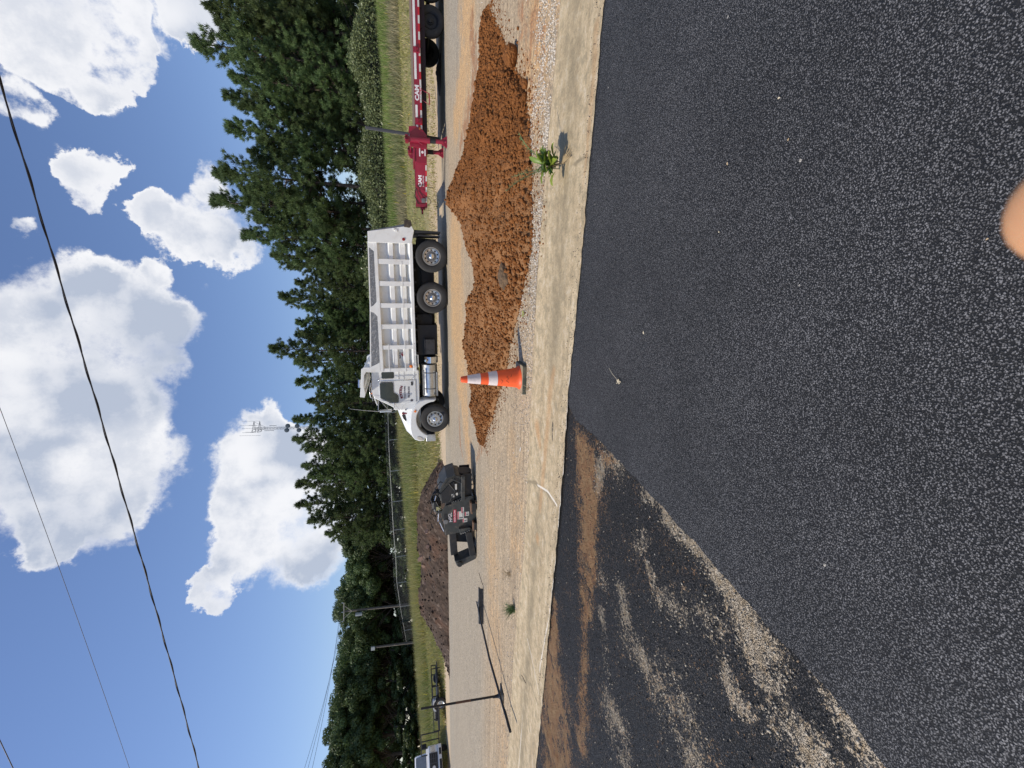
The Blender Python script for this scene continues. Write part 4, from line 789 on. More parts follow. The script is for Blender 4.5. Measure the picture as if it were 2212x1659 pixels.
MB().lathe([(0, .035), (-.04, .035), (-.045, .001)], (-1.62, .42, .72), 'y', 12).box(-1.68, -1.55, .38, .44, .66, .78).obj('connector', M_HUB, tr, bev=.01)
# post beyond the trailer
g_ = at(800, 285, 15.6); pz = float(terr(g_[0], g_[1]))
po = MB().box(-.05, .05, -.02, .02, 0, 2.55).box(-.028, .028, -.028, -.02, 0, 2.55).obj('marker_post', M('grey_post', (.09, .09, .095), .6, var=.2), None, bev=.004); po.location = (g_[0]-.02, g_[1], .0); po.rotation_euler = (0, .06, -.1)
tag(po, 'dark grey channel post standing behind the trailer neck', 'post')

# ------------------------------------------------------------------ cold planer attachment
M_PLN = M('planer_paint', (.035, .038, .036), .5, var=.3, vs=7, dirt=(.22, .17, .12), da=.55)
M_PLD = M('planer_black', (.012, .012, .013), .55, var=.3, vs=9, dirt=(.12, .09, .06), da=.4)
M_DEC = M('decal_white', (.6, .58, .52), .5, var=.15, vs=20, dirt=(.2, .18, .15), da=.5)
M_DRED = M('decal_red', (.55, .03, .07), .5); M_STL = M('worn_steel', (.45, .43, .40), .4, .8, var=.3, vs=15, dirt=(.2, .12, .07), da=.6)
cp = empty('cold_planer', (-3.07, 9.91, .012), -rad(15), label='black milling attachment for a skid steer sitting on the old road', cat='milling attachment')
plate = [(-.35, .71), (.03, .74), (.10, .785), (.20, .795), (.30, .77), (.41, .70), (.43, .56), (.49, .55), (.56, .35), (.59, .13), (.56, .06), (.33, .03), (.23, .0), (.03, 0.0), (-.21, 0.0), (-.26, .03), (-.17, .16), (-.19, .39), (-.32, .39)]
pl = MB().prism(plate, 0, .03).obj('mounting_plate', M_PLN, cp, bev=.006)
MB().box(.46, .50, -.02, .0, .36, .56).obj('bolt_strip', M_PLN, cp, bev=.004)
mb = MB()
for i in range(4): mb.lathe([(0, .014), (-.014, .012), (-.016, .001)], (.50-.0*i, -.0, .36+.055*i), 'y', 8)
for i in range(5): mb.lathe([(0, .014), (-.014, .012), (-.016, .001)], (-.30+.014*i, -.07, .36-.045*i), 'y', 8)
mb.obj('bolts', M_STL, pl)
MB().prism([(-.18, .41), (-.17, .15), (-.28, .15), (-.33, .38)], -.07, .0).obj('gusset', M_PLN, cp, bev=.006)
for q_ in ((.06, .20, -.004, .0, .665, .74), (-.22, -.04, -.12, .0, -.0, .07), (.24, .46, -.12, .0, .02, .12)): MB().box(*q_).obj('pocket', M_PLD, cp, bev=.004)
MB().tube([(-.245, -.13, .005), (-.245, -.03, .01)], .02, 10).tube([(.475, -.13, .02), (.475, -.03, .03)], .02, 10).prism([(.20, .14), (.48, .16), (.48, .12), (.20, .10)], -.12, 0).prism([(-.24, .10), (-.02, .10), (-.02, .065), (-.24, .065)], -.12, 0).obj('hook', M('rust_steel', (.16, .09, .055), .8, var=.35, vs=12), cp, bev=.006)
MB().lathe([(0, .055), (-.02, .055), (-.025, .02), (-.022, .001)], (.01, 0, .70), 'y', 24).obj('plug', M_HUB, cp, smooth=50)
text('HPGL', .115, M_LTR, cp, (.10, -.004, .592), off=.000, rot=(PI/2, -.06, 0), shear=.1, sx=.85)
MB().box(-.035, .29, -.004, .0, .462, .522).obj('label_strip', M_DRED, cp, rot=None); text('HIGH FLOW', .052, M_LTR, cp, (.128, -.006, .492), off=.0, sx=1.05)
mb = MB(); m2 = MB(); m3 = MB()
for x0, x1, z0, z1 in ((.03, .23, .29, .43), (.18, .33, .285, .345), (.10, .20, .17, .265), (-.06, .04, .21, .315)):
    mb.box(x0, x1, -.003, 0, z0, z1); m3.box(x0+.005, x1-.005, -.0045, -.003, z1-.022, z1-.004); m2.box(x0+.02, x0+.05, -.0045, -.003, z0+.015, z1-.035); m2.box(x0+.06, x1-.015, -.0045, -.003, z0+.02, z0+.03)
mb.obj('decal', M_DEC, pl); m2.obj('decal_print', M_GRL, pl); m3.obj('decal_band', M_DRED, pl)
# drum housing to the right of the plate
MB().prism([(.50, .80), (.73, .84), (.90, .77), (1.03, .66), (1.10, .47), (1.08, .37), (1.03, .32), (.55, .25), (.48, .40)], .05, .62).obj('drum_housing', M_PLN, cp, bev=.012)
MB().prism([(.86, .80), (1.08, .66), (1.14, .47), (1.10, .45), (1.04, .62), (.85, .76)], .02, .66).box(.50, 1.10, -.03, .05, .26, .34).obj('housing_rib', M_PLN, cp, bev=.006)
MB().box(.55, 1.11, .05, .10, .10, .30).box(.55, 1.08, .58, .62, .08, .32).obj('skirt', M_PLD, cp, bev=.004)
dm = MB().tube([(.52, .34, .24), (1.08, .34, .24)], .17, 24).obj('drum', M_PLD, cp, smooth=40)
mb = MB()
for i in range(34): 
    a = i*2.4; x = .55+.5*((i*.37) % 1); d = (math.cos(a), math.sin(a)); mb.tube([(x, .34+d[0]*.16, .24+d[1]*.16), (x+.01, .34+d[0]*.225, .24+d[1]*.225)], [.02, .008], 6)
mb.obj('picks', M_STL, dm)
MB().prism([(.46, .78), (.50, .52), (.72, .42), (.98, .50), (.90, .62), (.70, .80)], .01, .05).obj('shadow_plate', M_PLD, cp, bev=.006)  # black sheet before the housing, standing in for shade there
for q_ in ((.78, .92, -.002, .012, .44, .48), (.60, .68, .0, .012, .50, .56), (.64, .70, .0, .012, .42, .46)): MB().box(*q_).obj('decal', M_DEC, cp)
MB().tube([(1.06, .0, .55), (.94, -.01, .34), (.62, -.02, .34)], .014, 8).tube([(.50, -.02, .62), (.75, .0, .48), (.95, .0, .62)], .012, 8).obj('brace', M_PLN, cp)
# hydraulics
mo = MB().box(.26, .52, .12, .36, .79, .99).tube([(.26, .24, .91), (.16, .24, .89)], .06, 14).box(.30, .48, .08, .12, .86, .97).obj('valve_block', M_PLD, cp, bev=.02)
MB().box(.27, .36, .06, .10, .80, .90).obj('data_tag', M('olive_tag', (.35, .33, .16), .5), mo)
mb = MB()
for k in range(5):
    o = k*.022; mb.tube([(.44+o*.4, .10+o, .98), (.56+o, .08+o, 1.02-o*.6), (.68+o*.8, .06+o, .98-o), (.72+o*.5, .05+o, .86), (.62, .05+o, .74-o), (.52, .06+o, .62)], .012, 7)
mb.tube([(.30, .1, .98), (.20, .08, 1.03), (.12, .10, .93), (.22, .10, .82)], .011, 7); mb.tube([(.50, .06, .90), (.36, .04, .84), (.28, .05, .76)], .011, 7)
mb.tube([(.55, .1, .80), (.80, .08, .92), (.96, .1, .80), (.9, .12, .70)], .012, 7)
mb.obj('hydraulic_hose', M_PLD, cp, smooth=50)
MB().tube([(.28, .06, .845), (.0, .06, .865)], .013, 10).tube([(.62, .1, .90), (.52, .08, .93)], .02, 10).tube([(-.02, .04, .83), (-.26, .04, .74)], .014, 8).obj('cylinder_rod', M_CHR, cp, smooth=50)
MB().prism([(.10, .80), (.02, .84), (-.02, .82), (-.30, .735), (-.36, .70), (-.30, .70), (.05, .78)], .03, .07).box(.2, .26, .04, .10, .72, .90).obj('linkage', M_PLN, cp, bev=.004)
# side frame on the left
MB().prism([(-.36, .62), (-.97, .585), (-.97, .42), (-.33, .46)], .10, .20).obj('frame_rail', M_PLD, cp, bev=.006)
MB().prism([(-.26, .27), (-.91, .16), (-.90, .02), (-.28, .12)], -.10, .0).obj('frame_rail', M_PLD, cp, bev=.006)
MB().prism([(-.46, .47), (-.46, .20), (-.36, .13), (-.45, .01), (-.78, .01), (-.70, .44)], .22, .50).obj('belly_plate', M_PLD, cp, bev=.006)
MB().prism([(-.98, .52), (-1.12, .47), (-1.13, .33), (-1.0, .02), (-.84, .0), (-.90, .17), (-.98, .40)], -.10, .22).obj('end_plate', M_PLN, cp, bev=.012)
MB().tube([(-1.07, -.14, .405), (-1.07, .24, .405)], .062, 24).obj('pivot_tube', M_PLN, cp, smooth=40); MB().tube([(-1.07, -.145, .405), (-1.07, -.139, .405)], .045, 20).obj('tube_mouth', M_BLK, cp)
MB().box(-.98, -.28, .30, .40, .0, .06).box(-.30, .5, .10, .5, .0, .05).box(-.30, .52, .03, .20, .30, .70).obj('skid_shoe', M_PLD, cp, bev=.01)

# ------------------------------------------------------------------ landscape rake and hand tamper
M_RKH = M('rake_aluminium', (.05, .05, .054), .45, .4, var=.3, vs=12)
A_ = on(1045, 1268); B_ = on(1045, 1345); E_ = on(1118, 1577); hd = (B_-A_)/np.linalg.norm(B_-A_)
rk = empty('landscape_rake', (A_[0], A_[1], .012), math.atan2(hd[1], hd[0]), label='wide toothed landscape rake lying on the road with its long handle toward the gutter', cat='rake')
Ln = float(np.linalg.norm(B_-A_)); rn = empty
mb = MB().box(0, Ln, -.018, .018, .075, .105).obj('head_bar', M_RKH, rk, bev=.004)
mb = MB()
for i in range(46):
    x = .012+i*(Ln-.024)/45; mb.prism([(.005, .085), (.035, .085), (.055, .0), (.045, .0)], x-.0035, x+.0035, 'x')
mb.obj('teeth', M_RKH, rk)
def loc2(o, p): 
    c, s = math.cos(-o.rotation_euler.z), math.sin(-o.rotation_euler.z); dx, dy = p[0]-o.location.x, p[1]-o.location.y; return (dx*c-dy*s, dx*s+dy*c)
hx, hy = loc2(rk, E_); mx = Ln*.55
MB().tube([(mx-.20, 0, .10), (mx, -.10, .105), (mx+.20, 0, .10)], .009, 8).tube([(mx-.10, .0, .10), (mx+.02, -.22, .115)], .010, 8).tube([(mx+.10, .0, .10), (mx+.03, -.22, .115)], .010, 8).obj('brace', M_RKH, rk)
MB().tube([(mx, -.02, .10), (mx+(hx-mx)*.12, hy*.12, .125), (mx+(hx-mx)*.5, hy*.5, .14), (hx, hy, .10)], [.015, .019, .019, .019], 14).obj('handle', M('rake_handle', (.022, .024, .028), .35, .3, var=.2), rk, smooth=50)
MB().tube([(hx+(mx-hx)*.13, hy*.87, .107), (hx, hy, .10)], .021, 14).obj('grip', M('rubber_grip', (.012, .012, .013), .7), rk, smooth=50)
tb = on(1088, 1503); tp = empty('hand_tamper', (tb[0]-.02, tb[1]+.05, .012), rad(-14), label='black hand tamper standing upright behind the rake handle', cat='tamper')
M_TMP = M('tamper_iron', (.010, .010, .011), .5, var=.3)
MB().box(-.135, .135, -.12, .12, 0, .02).obj('plate', M_TMP, tp, bev=.004)
MB().lathe([(.02, .10), (.03, .085), (.05, .05), (.08, .032), (.13, .024), (.17, .022)], (0, 0, 0), 'z', 24).prism([(-.13, .02), (.13, .02), (.10, .035), (.04, .06), (-.04, .06), (-.10, .035)], -.012, .012).obj('socket', M_TMP, tp, smooth=50)
def hp(z): return (-.00+.07*(z/1.42), .0, z)
hdl = MB().tube([hp(.10), hp(.7), hp(1.40)], .0185, 16).obj('handle', M('tamper_handle', (.012, .011, .012), .45, var=.3), tp, smooth=50)
MB().tube([hp(.56), hp(.82)], .0195, 16).obj('grip_band', M('brown_band', (.11, .05, .025), .6, var=.3), hdl, smooth=50)

# ------------------------------------------------------------------ pickup
M_PKW = M('pickup_paint', (.74, .73, .72), .35, var=.04, coat=.4, dirt=(.4, .36, .3), da=.3); M_PKG = M('pickup_chrome', (.10, .10, .11), .35, .6)
pd = Vector((.70, -.71, 0)); pc = at(955, 1652, 24.0)
pk = empty('pickup_truck', (pc[0]-.05, pc[1], float(terr(pc[0], pc[1]))-.03), math.atan2(pd.y, pd.x), label='silver white pickup with a black slatted grille parked on the verge', cat='pickup truck')
# local: +x forward, y to its left
MB().prism([(.0, .62), (.0, 1.08), (-.06, 1.16), (-1.15, 1.27), (-1.25, 1.25), (-5.6, 1.25), (-5.6, .55), (-.4, .50)], -.97, .97).obj('body', M_PKW, pk, bev=.07, seg=4)
MB().prism([(-1.12, 1.24), (-1.85, 1.86), (-2.2, 1.92), (-3.3, 1.92), (-3.7, 1.84), (-3.85, 1.24)], -.80, .80).obj('cabin', M_PKW, pk, bev=.06, seg=3)
MB().prism([(-1.09, 1.275), (-1.80, 1.85), (-1.83, 1.84), (-1.14, 1.26)], -.70, .70).obj('windshield', M('pickup_glass', (.10, .11, .12), .15, spec=.9), pk)
MB().prism([(-1.6, 1.30), (-2.0, 1.78), (-3.3, 1.80), (-3.6, 1.30)], -.815, .815).obj('side_glass', M_GLS, pk)
MB().box(-.03, .035, -.62, .62, .66, 1.09).obj('grille', M_BLK, pk, bev=.03)
mb = MB()
for z in (.76, .87, .98): mb.box(.02, .055, -.57, .57, z-.018, z+.018)
mb.box(.02, .05, -.62, .62, 1.06, 1.10).box(.02, .05, -.62, .62, .65, .69).box(.02, .05, -.64, -.60, .66, 1.09).box(.02, .05, .60, .64, .66, 1.09)
for y in (-.38, -.19, 0, .19, .38): mb.box(.015, .04, y-.012, y+.012, .68, 1.07)
mb.obj('grille_bars', M_PKG, pk, bev=.006)
MB().tube([(.055, 0, .87), (.072, 0, .87)], .001, 8).lathe([(.05, .085), (.065, .08), (.068, .001)], (0, 0, .87), 'x', 24).obj('badge', M_PKW, pk)
for s_ in (-1, 1): MB().box(-.10, .03, min(s_*.66, s_*.93), max(s_*.66, s_*.93), .80, 1.06).obj('headlight', M_LENS, pk, bev=.03)
MB().box(-.10, .12, -.97, .97, .42, .64).obj('bumper', M_PKW, pk, bev=.04)
MB().box(.118, .135, -.30, .30, .44, .56).box(.118, .13, -.78, -.50, .45, .57).box(.118, .13, .50, .78, .45, .57).obj('bumper_openings', M_BLK, pk, bev=.01)
for x in (-.95, -4.4): 
    for y, s_ in ((-.95, 1), (.95, -1)): wheel(pk, x, y, .38, .39, s_, 'plain', .25, .22)
for s_ in (-1, 1): MB().box(-1.75, -1.55, min(s_*1.0, s_*1.25), max(s_*1.0, s_*1.25), 1.22, 1.5).obj('side_mirror', M_BLK, pk, bev=.03)

# ------------------------------------------------------------------ utility trailer
ut0 = at(950, 1470, 24.5); ut = empty('utility_trailer', (-19.2, 24.6, float(terr(-18, 24.4))), rad(-6), label='low black landscape trailer with a raised tubular ramp gate beside the pickup', cat='trailer')
M_UT = M('trailer_black', (.012, .012, .014), .5)
MB().box(0, 2.7, 0, 1.6, .40, .46).obj('deck', M_UT, ut)
mb = MB()
for y in (0, 1.6):
    mb.box(-.0, 2.7, y-.025, y+.025, .36, .44).box(0, 2.7, y-.02, y+.02, .68, .72)
    for x in (0, .7, 1.4, 2.1, 2.68): mb.box(x-.02, x+.02, y-.02, y+.02, .36, .72)
mb.box(2.66, 2.70, 0, 1.6, .68, .72); mb.obj('rail', M_UT, ut)
mb = MB(); 
for z in (.45, 1.42): mb.box(-1.35, -.03, -.02, .02, z-.025, z+.025)
for x in (-1.35, -.92, -.48, -.05): mb.box(x-.022, x+.022, -.02, .02, .42, 1.44)
mb.obj('ramp_gate', M_UT, ut)
MB().tube([(2.7, .2, .4), (3.3, .8, .4), (2.7, 1.4, .4)], .03, 8).tube([(3.2, .8, .4), (3.5, .8, .4)], .03, 8).tube([(3.2, .7, .0), (3.2, .7, .75)], .025, 8).obj('tongue', M_UT, ut)
for y, s_ in ((-.22, 1), (1.82, -1)):
    wheel(ut, 1.75, y, .30, .32, s_, 'plain', .18, .19)
MB().prism([(1.40, .55), (1.45, .68), (1.60, .72), (1.9, .72), (2.05, .68), (2.1, .55), (2.05, .55), (1.88, .66), (1.62, .66), (1.46, .55)], -.25, -.03).obj('mud_guard', M('guard_silver', (.5, .5, .5), .4, .7), ut)
MB().box(.3, 1.2, .3, .9, .46, .62).box(1.3, 1.6, .2, .5, .46, .78).obj('toolbox', M_UT, ut, bev=.03)

# ------------------------------------------------------------------ chain-link fence
M_GAL = M('galvanised', (.36, .37, .36), .45, .6, var=.1); M_WIR = M('fence_wire', (.10, .105, .10), .6, .5)
FP = [(837, 830, 39.6), (838, 891, 40), (839.7, 950.6, 40.4), (843, 1018, 41.5), (846.6, 1084, 42.6), (850, 1145, 44), (855, 1203, 45.5), (857.5, 1259.6, 47.3), (865, 1311, 49.2), (873.8, 1362, 51.3), (881.4, 1404, 53.5), (889.9, 1436, 56), (897, 1470, 59)]
fps = [at(*q) for q in FP]
fe = empty('chain_link_fence', (float(fps[1][0]), float(fps[1][1]), 0), label='grey chain link fence with angled barb arms along the top of the grass bank', cat='fence')
o3 = np.array([fps[1][0], fps[1][1], 0]); rel = [p-o3 for p in fps]
for p in rel:
    MB().tube([(p[0]+.10, p[1], p[2]-3.0), (p[0], p[1], p[2])], .03, 8).tube([(p[0], p[1], p[2]), (p[0]-.05, p[1]-.28, p[2]+.26)], .018, 6).obj('post', M_GAL, fe)
MB().tube([tuple(p) for p in rel], .022, 6).obj('top_rail', M_GAL, fe)
mb = MB()
for k in (.3, .65, 1.0): mb.tube([(p[0]-.05*k, p[1]-.28*k, p[2]+.26*k) for p in rel], .004, 4)
mb.obj('barbed_wire', M_GAL, fe)
vs, fs = [], []
for a, b_ in zip(rel[:-1], rel[1:]):
    Ls = np.linalg.norm(b_-a); n = int(Ls/.085)
    for sgn in (1, -1):
        for i in range(-22, n+22):
            # diagonal wire from the top to 1.8 m lower
            u0 = i/n; u1 = (i+sgn*21)/n
            def pt(u, v): q = a+(b_-a)*u; return (q[0], q[1], q[2]-1.85*v)
            v0, v1 = 0., 1.
            if u0 < 0: v0 = (0-u0)/(u1-u0) if u1 > u0 else 2; u0_ = 0
            else: u0_ = u0
            if u0 > 1: v0 = (1-u0)/(u1-u0) if u1 < u0 else 2; u0_ = 1
            if v0 > 1 or v0 < 0: continue
            u1_ = u1
            if u1 > 1: v1 = (1-u0)/(u1-u0); u1_ = 1
            if u1 < 0: v1 = (0-u0)/(u1-u0); u1_ = 0
            if v1 <= v0: continue
            p, q = pt(u0_, v0), pt(u1_, v1); k = len(vs)
            vs += [p, q, (q[0]+.006, q[1], q[2]+.006), (p[0]+.006, p[1], p[2]+.006)]; fs.append((k, k+1, k+2, k+3))
raw('chain_mesh', vs, fs, M_WIR, fe)
for o in fe.children: pass

# ------------------------------------------------------------------ trees, hedge, grass
def leafmat(name, lo, hi, dry=None, rough=.55, tl=.25):
    mt, t, b, co = gmat(name)
    oi = t.node('ShaderNodeObjectInfo'); ri = t.node('ShaderNodeNewGeometry').outputs['Random Per Island']
    n1 = t.noise(co, .9, 4, .6); f = t.math('ADD', t.math('MULTIPLY', ri, .45), t.math('MULTIPLY', t.rng(n1, .3, .7), .55))
    col = t.mix(f, lo, hi)
    if dry: col = t.mix(t.rng(n1, .62, .74, 0, .6), col, dry)
    hs_ = t.node('ShaderNodeHueSaturation', ins={'Hue': .5, 'Saturation': 1.0}); t.l.new(t.rng(oi.outputs['Random'], 0, 1, .8, 1.22), hs_.inputs['Value']); t.l.new(t.rng(oi.outputs['Random'], 0, 1, .485, .51), hs_.inputs['Hue']); t.l.new(col, hs_.inputs['Color'])
    t.l.new(hs_.outputs[0], b.inputs['Base Color']); b.inputs['Roughness'].default_value = rough; b.inputs['Specular IOR Level'].default_value = .3
    tr_ = t.node('ShaderNodeBsdfTranslucent'); t.l.new(hs_.outputs[0], tr_.inputs[0]); mx_ = t.node('ShaderNodeMixShader', ins={0: tl}); t.l.new(b.outputs[0], mx_.inputs[1]); t.l.new(tr_.outputs[0], mx_.inputs[2])
    t.l.new(mx_.outputs[0], t.n['Material Output'].inputs[0]); return mt
M_PIN = leafmat('pine_needles', (.034, .066, .030), (.215, .285, .100), tl=.38)
M_OAK = leafmat('oak_leaves', (.034, .060, .024), (.16, .21, .07))
M_BRK = M('pine_bark', (.085, .062, .048), .95, var=.4, vs=4, bump=.6, bs=12)
M_HDG = leafmat('hedge_leaves', (.09, .115, .045), (.27, .30, .14), rough=.35)
M_UND = leafmat('understory_leaves', (.025, .042, .014), (.11, .14, .04))
def unit(n, rng): 
    v = rng.normal(size=(n, 3)); return v/np.linalg.norm(v, axis=1, keepdims=True)
def tris(c, d, ln, wd, rng):                 # blades rooted at c, direction d
    n = len(c); side_ = np.cross(d, unit(n, rng)); side_ /= np.linalg.norm(side_, axis=1, keepdims=True)+1e-9
    v = np.empty((n, 3, 3)); v[:, 0] = c-side_*wd[:, None]/2; v[:, 1] = c+side_*wd[:, None]/2; v[:, 2] = c+d*ln[:, None]
    return v
def quads(c, u, w_, sz):
    v = np.empty((len(c), 4, 3)); v[:, 0] = c-u*sz[:, None]; v[:, 1] = c+w_*sz[:, None]*.6; v[:, 2] = c+u*sz[:, None]; v[:, 3] = c-w_*sz[:, None]*.6; return v
def tobj(name, V, mat, parent):
    k = V.shape[1]; return raw(name, V.reshape(-1, 3), np.arange(V.shape[0]*k).reshape(-1, k), mat, parent)
def pine(seed, H=16., cb=.22, R=3.1, nb=95, per=15, open_=0.):
    rng = np.random.default_rng(seed); root = empty('pine_tree', (0, 0, 0)); 
    bend = rng.normal(size=2)*.25; 
    def ax(z): u = z/H; return np.array([bend[0]*math.sin(u*3), bend[1]*math.sin(u*2.6), z])
    zs = np.linspace(-.5, H*.985, 12); mb = MB().tube([tuple(ax(z)) for z in zs], [.20*(1-.9*max(z, 0)/H)+.012 for z in zs], 8)
    C = []; D = []; 
    for i in range(nb):
        u = cb+(1-cb)*((i+rng.random())/nb)**.92; z = u*H
        if open_ and rng.random() < open_*(1-u): continue
        k = (u-cb)/(1-cb); prof = (1-k)**.8*(.5+.5*min(1, k*4+.35))*(1+.25*math.sin(k*17+seed))
        L = R*prof*rng.uniform(.6, 1.12)+.28; az = rng.random()*2*PI; el = rng.uniform(.0, .35)+.70*k
        d = np.array([math.cos(az)*math.cos(el), math.sin(az)*math.cos(el), math.sin(el)]); p0 = ax(z)
        curve = lambda s: p0+d*L*s+np.array([0, 0, .16*L*s*s])
        mb.tube([tuple(curve(s)) for s in (0, .45, .95)], [.045*(1-k)+.012, .025*(1-k)+.01, .006], 5, False)
        n = max(3, int(per*(L/R)**1.1)); s = rng.uniform(.28, 1.02, n)**.75
        P = np.array([curve(q) for q in s])+rng.normal(size=(n, 3))*np.array([.28, .28, .17])*(.3+L*.26)
        C.append(P); D.append(np.repeat((d*.6+np.array([0, 0, .75]))[None], n, 0))
    C.append(ax(H*.97)[None]+rng.normal(size=(8, 3))*[.12, .12, .35]); D.append(np.repeat([[0, 0, 1.]], 8, 0))
    C = np.concatenate(C); D = np.concatenate(D); K = 44
    cc = np.repeat(C, K, 0); dd = unit(len(cc), rng)*.95+np.repeat(D, K, 0); dd /= np.linalg.norm(dd, axis=1, keepdims=True)
    cc = cc+dd*.05+rng.normal(size=cc.shape)*.07; ln = rng.uniform(.22, .42, len(cc)); wd = rng.uniform(.034, .07, len(cc))
    mb.obj('trunk', M_BRK, root, smooth=60); tobj('crown', tris(cc, dd, ln, wd, rng), M_PIN, root); return root
def oak(seed, H=12., R=4.2, cb=.25, name='broadleaf_tree', mat=None, nl=70, leaves=420, lsz=.11):
    rng = np.random.default_rng(seed); root = empty(name, (0, 0, 0)); mb = MB()
    mb.tube([(0, 0, -.5), (.1, .05, H*.3), (0, .1, H*.6), (.1, 0, H*.8)], [.22, .17, .10, .04], 8)
    V = []
    for i in range(nl):
        u = unit(1, rng)[0]; u[2] = abs(u[2])*1.0-.25; r = rng.uniform(.55, 1)**.6
        c = np.array([u[0]*R*r, u[1]*R*r, H*(cb+(1-cb)*.42)+u[2]*H*(1-cb)*.52*r]); lr = rng.uniform(.5, 1.05)*R*.24
        if i % 3 == 0: mb.tube([(0, 0, max(.5, c[2]*.55)), tuple(c*np.array([.5, .5, .82])), tuple(c)], [.07, .045, .012], 5, False)
        p = unit(leaves, rng); rad_ = rng.uniform(.55, 1.05, leaves)**.7; P = c+p*np.array([1, 1, .72])*lr*rad_[:, None]
        a = unit(leaves, rng); b_ = np.cross(a, p+.3*unit(leaves, rng)); b_ /= np.linalg.norm(b_, axis=1, keepdims=True)+1e-9
        V.append(quads(P, a, b_, rng.uniform(.7, 1.3, leaves)*lsz))
    mb.obj('trunk', M_BRK, root, smooth=60); tobj('crown', np.concatenate(V), mat or M_OAK, root); return root
PV = [pine(11, R=4.3, nb=120), pine(12, cb=.28, R=3.9, nb=110), pine(13, cb=.12, R=4.6, nb=130), pine(14, cb=.42, R=4.0, nb=85, open_=.4), pine(15, cb=.2, R=3.5, nb=110)]
OV = [oak(21), oak(22, R=4.8), oak(23, R=3.8, cb=.12)]
UV = [oak(31, H=3.4, R=2.0, cb=.02, name='understory_bush', mat=M_UND, nl=26, leaves=300, lsz=.10), oak(32, H=4.4, R=1.8, cb=.0, name='understory_bush', mat=M_UND, nl=30, leaves=280, lsz=.10)]
def plant(proto, first, x, y, z, sc, rz, lean=.045):
    o = proto
    if first:
        o = proto
    else:
        o = proto.copy(); COL.objects.link(o)
        for c in proto.children: d = c.copy(); COL.objects.link(d); d.parent = o
    o.location = (x, y, z); o.rotation_mode = 'XYZ'; o.scale = sc if isinstance(sc, tuple) else (sc,)*3; o.rotation_euler = (0, 0, 0)
    o.rotation_mode = 'QUATERNION'; o.rotation_quaternion = Matrix.Rotation(lean, 4, 'Y').to_quaternion() @ Matrix.Rotation(rz, 4, 'Z').to_quaternion()
    return o
USED = set()
ORD = ['first','second','third','fourth','fifth','sixth','seventh','eighth','ninth','tenth','eleventh','twelfth','thirteenth','fourteenth','fifteenth','sixteenth','seventeenth','eighteenth','nineteenth','twentieth','twenty first','twenty second','twenty third','twenty fourth','twenty fifth','twenty sixth']
def put(vars_, vi, px, py, Y, H0, rz, wide=1.0):
    q = at(py, px, Y); zg = float(terr(q[0], q[1])); x, y = q[0], q[1]
    h = (q[2]-zg); pr_ = vars_[vi % len(vars_)]; k = h/H0; first = pr_.name not in USED; USED.add(pr_.name)
    return plant(pr_, first, x-.045*h, y, zg-.1, (k*wide, k*wide, k), rz)
FR = [(-70,425,37,2),(-20,436,38,0),(12,445,36,2),(50,470,37,1),(97,421,38,1),(128,505,36,2),(160,500,36,0),(203,487,39,4),(236,520,37,2),(268,494,38,0),(300,560,37,1),(330,540,39,3),(371,466,38,3),(405,520,40,2),(441,466,40,0),(478,560,40,3),(514,530,41,0),(548,590,42,2),(575,622,44,4),(604,640,44,2),(632,605,46,2),(662,660,45,0),(690,642,46,2),(722,640,47,4),(750,588,46,1),(785,640,48,2)]
FR2 = [(828,643,48,0),(866,665,47,2),(905,636,50,4),(944,637,49,2),(975,664,48,0),(1003,656,50,2),(1030,668,49,4),(1050,644,50,0),(1093,641,51,2),(1125,668,50,1),(1148,705,51,2)]
rr_ = random.Random(3)
for i, (px, py, Y, v) in enumerate(FR):
    tag(put(PV, v, px, py, Y, 16., rr_.random()*6.28), f'front row pine above hedge or truck bed, {ORD[i]} from the trailer wheel end', 'pine tree', 'front row of pines behind the trailer and truck bed')
for i, (px, py, Y, v) in enumerate(FR2):
    tag(put(PV, v, px, py, Y, 16., rr_.random()*6.28), f'front row pine behind the chain link fence, {ORD[i]} from the truck cab', 'pine tree', 'front row of pines behind the fence')
DC = [(1172,733,57,0),(1212,742,57,1),(1252,736,59,2),(1290,724,60,0),(1325,714,58,1),(1366,738,60,2),(1402,729,60,0),(1448,716,58,1),(1493,700,56,2),(1538,708,56,0),(1572,692,54,1),(1616,686,52,2),(1665,692,50,0),(1720,682,50,1)]
for i, (px, py, Y, v) in enumerate(DC):
    tag(put(OV, v, px, py-26, Y, 12., rr_.random()*6.28, .95), f'dark broadleaf tree past the last pine, {ORD[i]} one toward the pickup', 'broadleaf tree', 'dark broadleaf trees behind the utility poles')
BK = [(0,520,46,2),(35,560,44,0),(75,540,46,2),(115,590,44,2),(150,570,46,0),(185,590,44,2),(225,640,46,2),(285,700,46,2),(345,730,46,2),(400,735,46,2),(455,720,48,2),(500,680,48,0),(540,690,50,2),(590,690,52,0),(620,700,50,2),(655,690,54,2),(700,680,54,0),(740,680,54,2),(800,700,54,2),(850,690,56,0),(890,690,56,2),(930,700,56,0),(970,700,56,2),(1015,700,58,0),(1070,700,58,2),(1110,710,58,0)]
for i, (px, py, Y, v) in enumerate(BK):
    tag(put(PV, v, px, py, Y, 16., rr_.random()*6.28, 1.25), f'darker pine of the back row, {ORD[i]} from the trailer wheel end', 'pine tree', 'back row of pines')
for i in range(13):
    px = 1180+i*42; tag(put(OV, i, px, 762+rr_.uniform(-12, 16), 66, 12., rr_.random()*6.28, 1.3), f'dim broadleaf tree of the back row, {ORD[i]} from the pines', 'broadleaf tree', 'back row of broadleaf trees')
n_ = 0
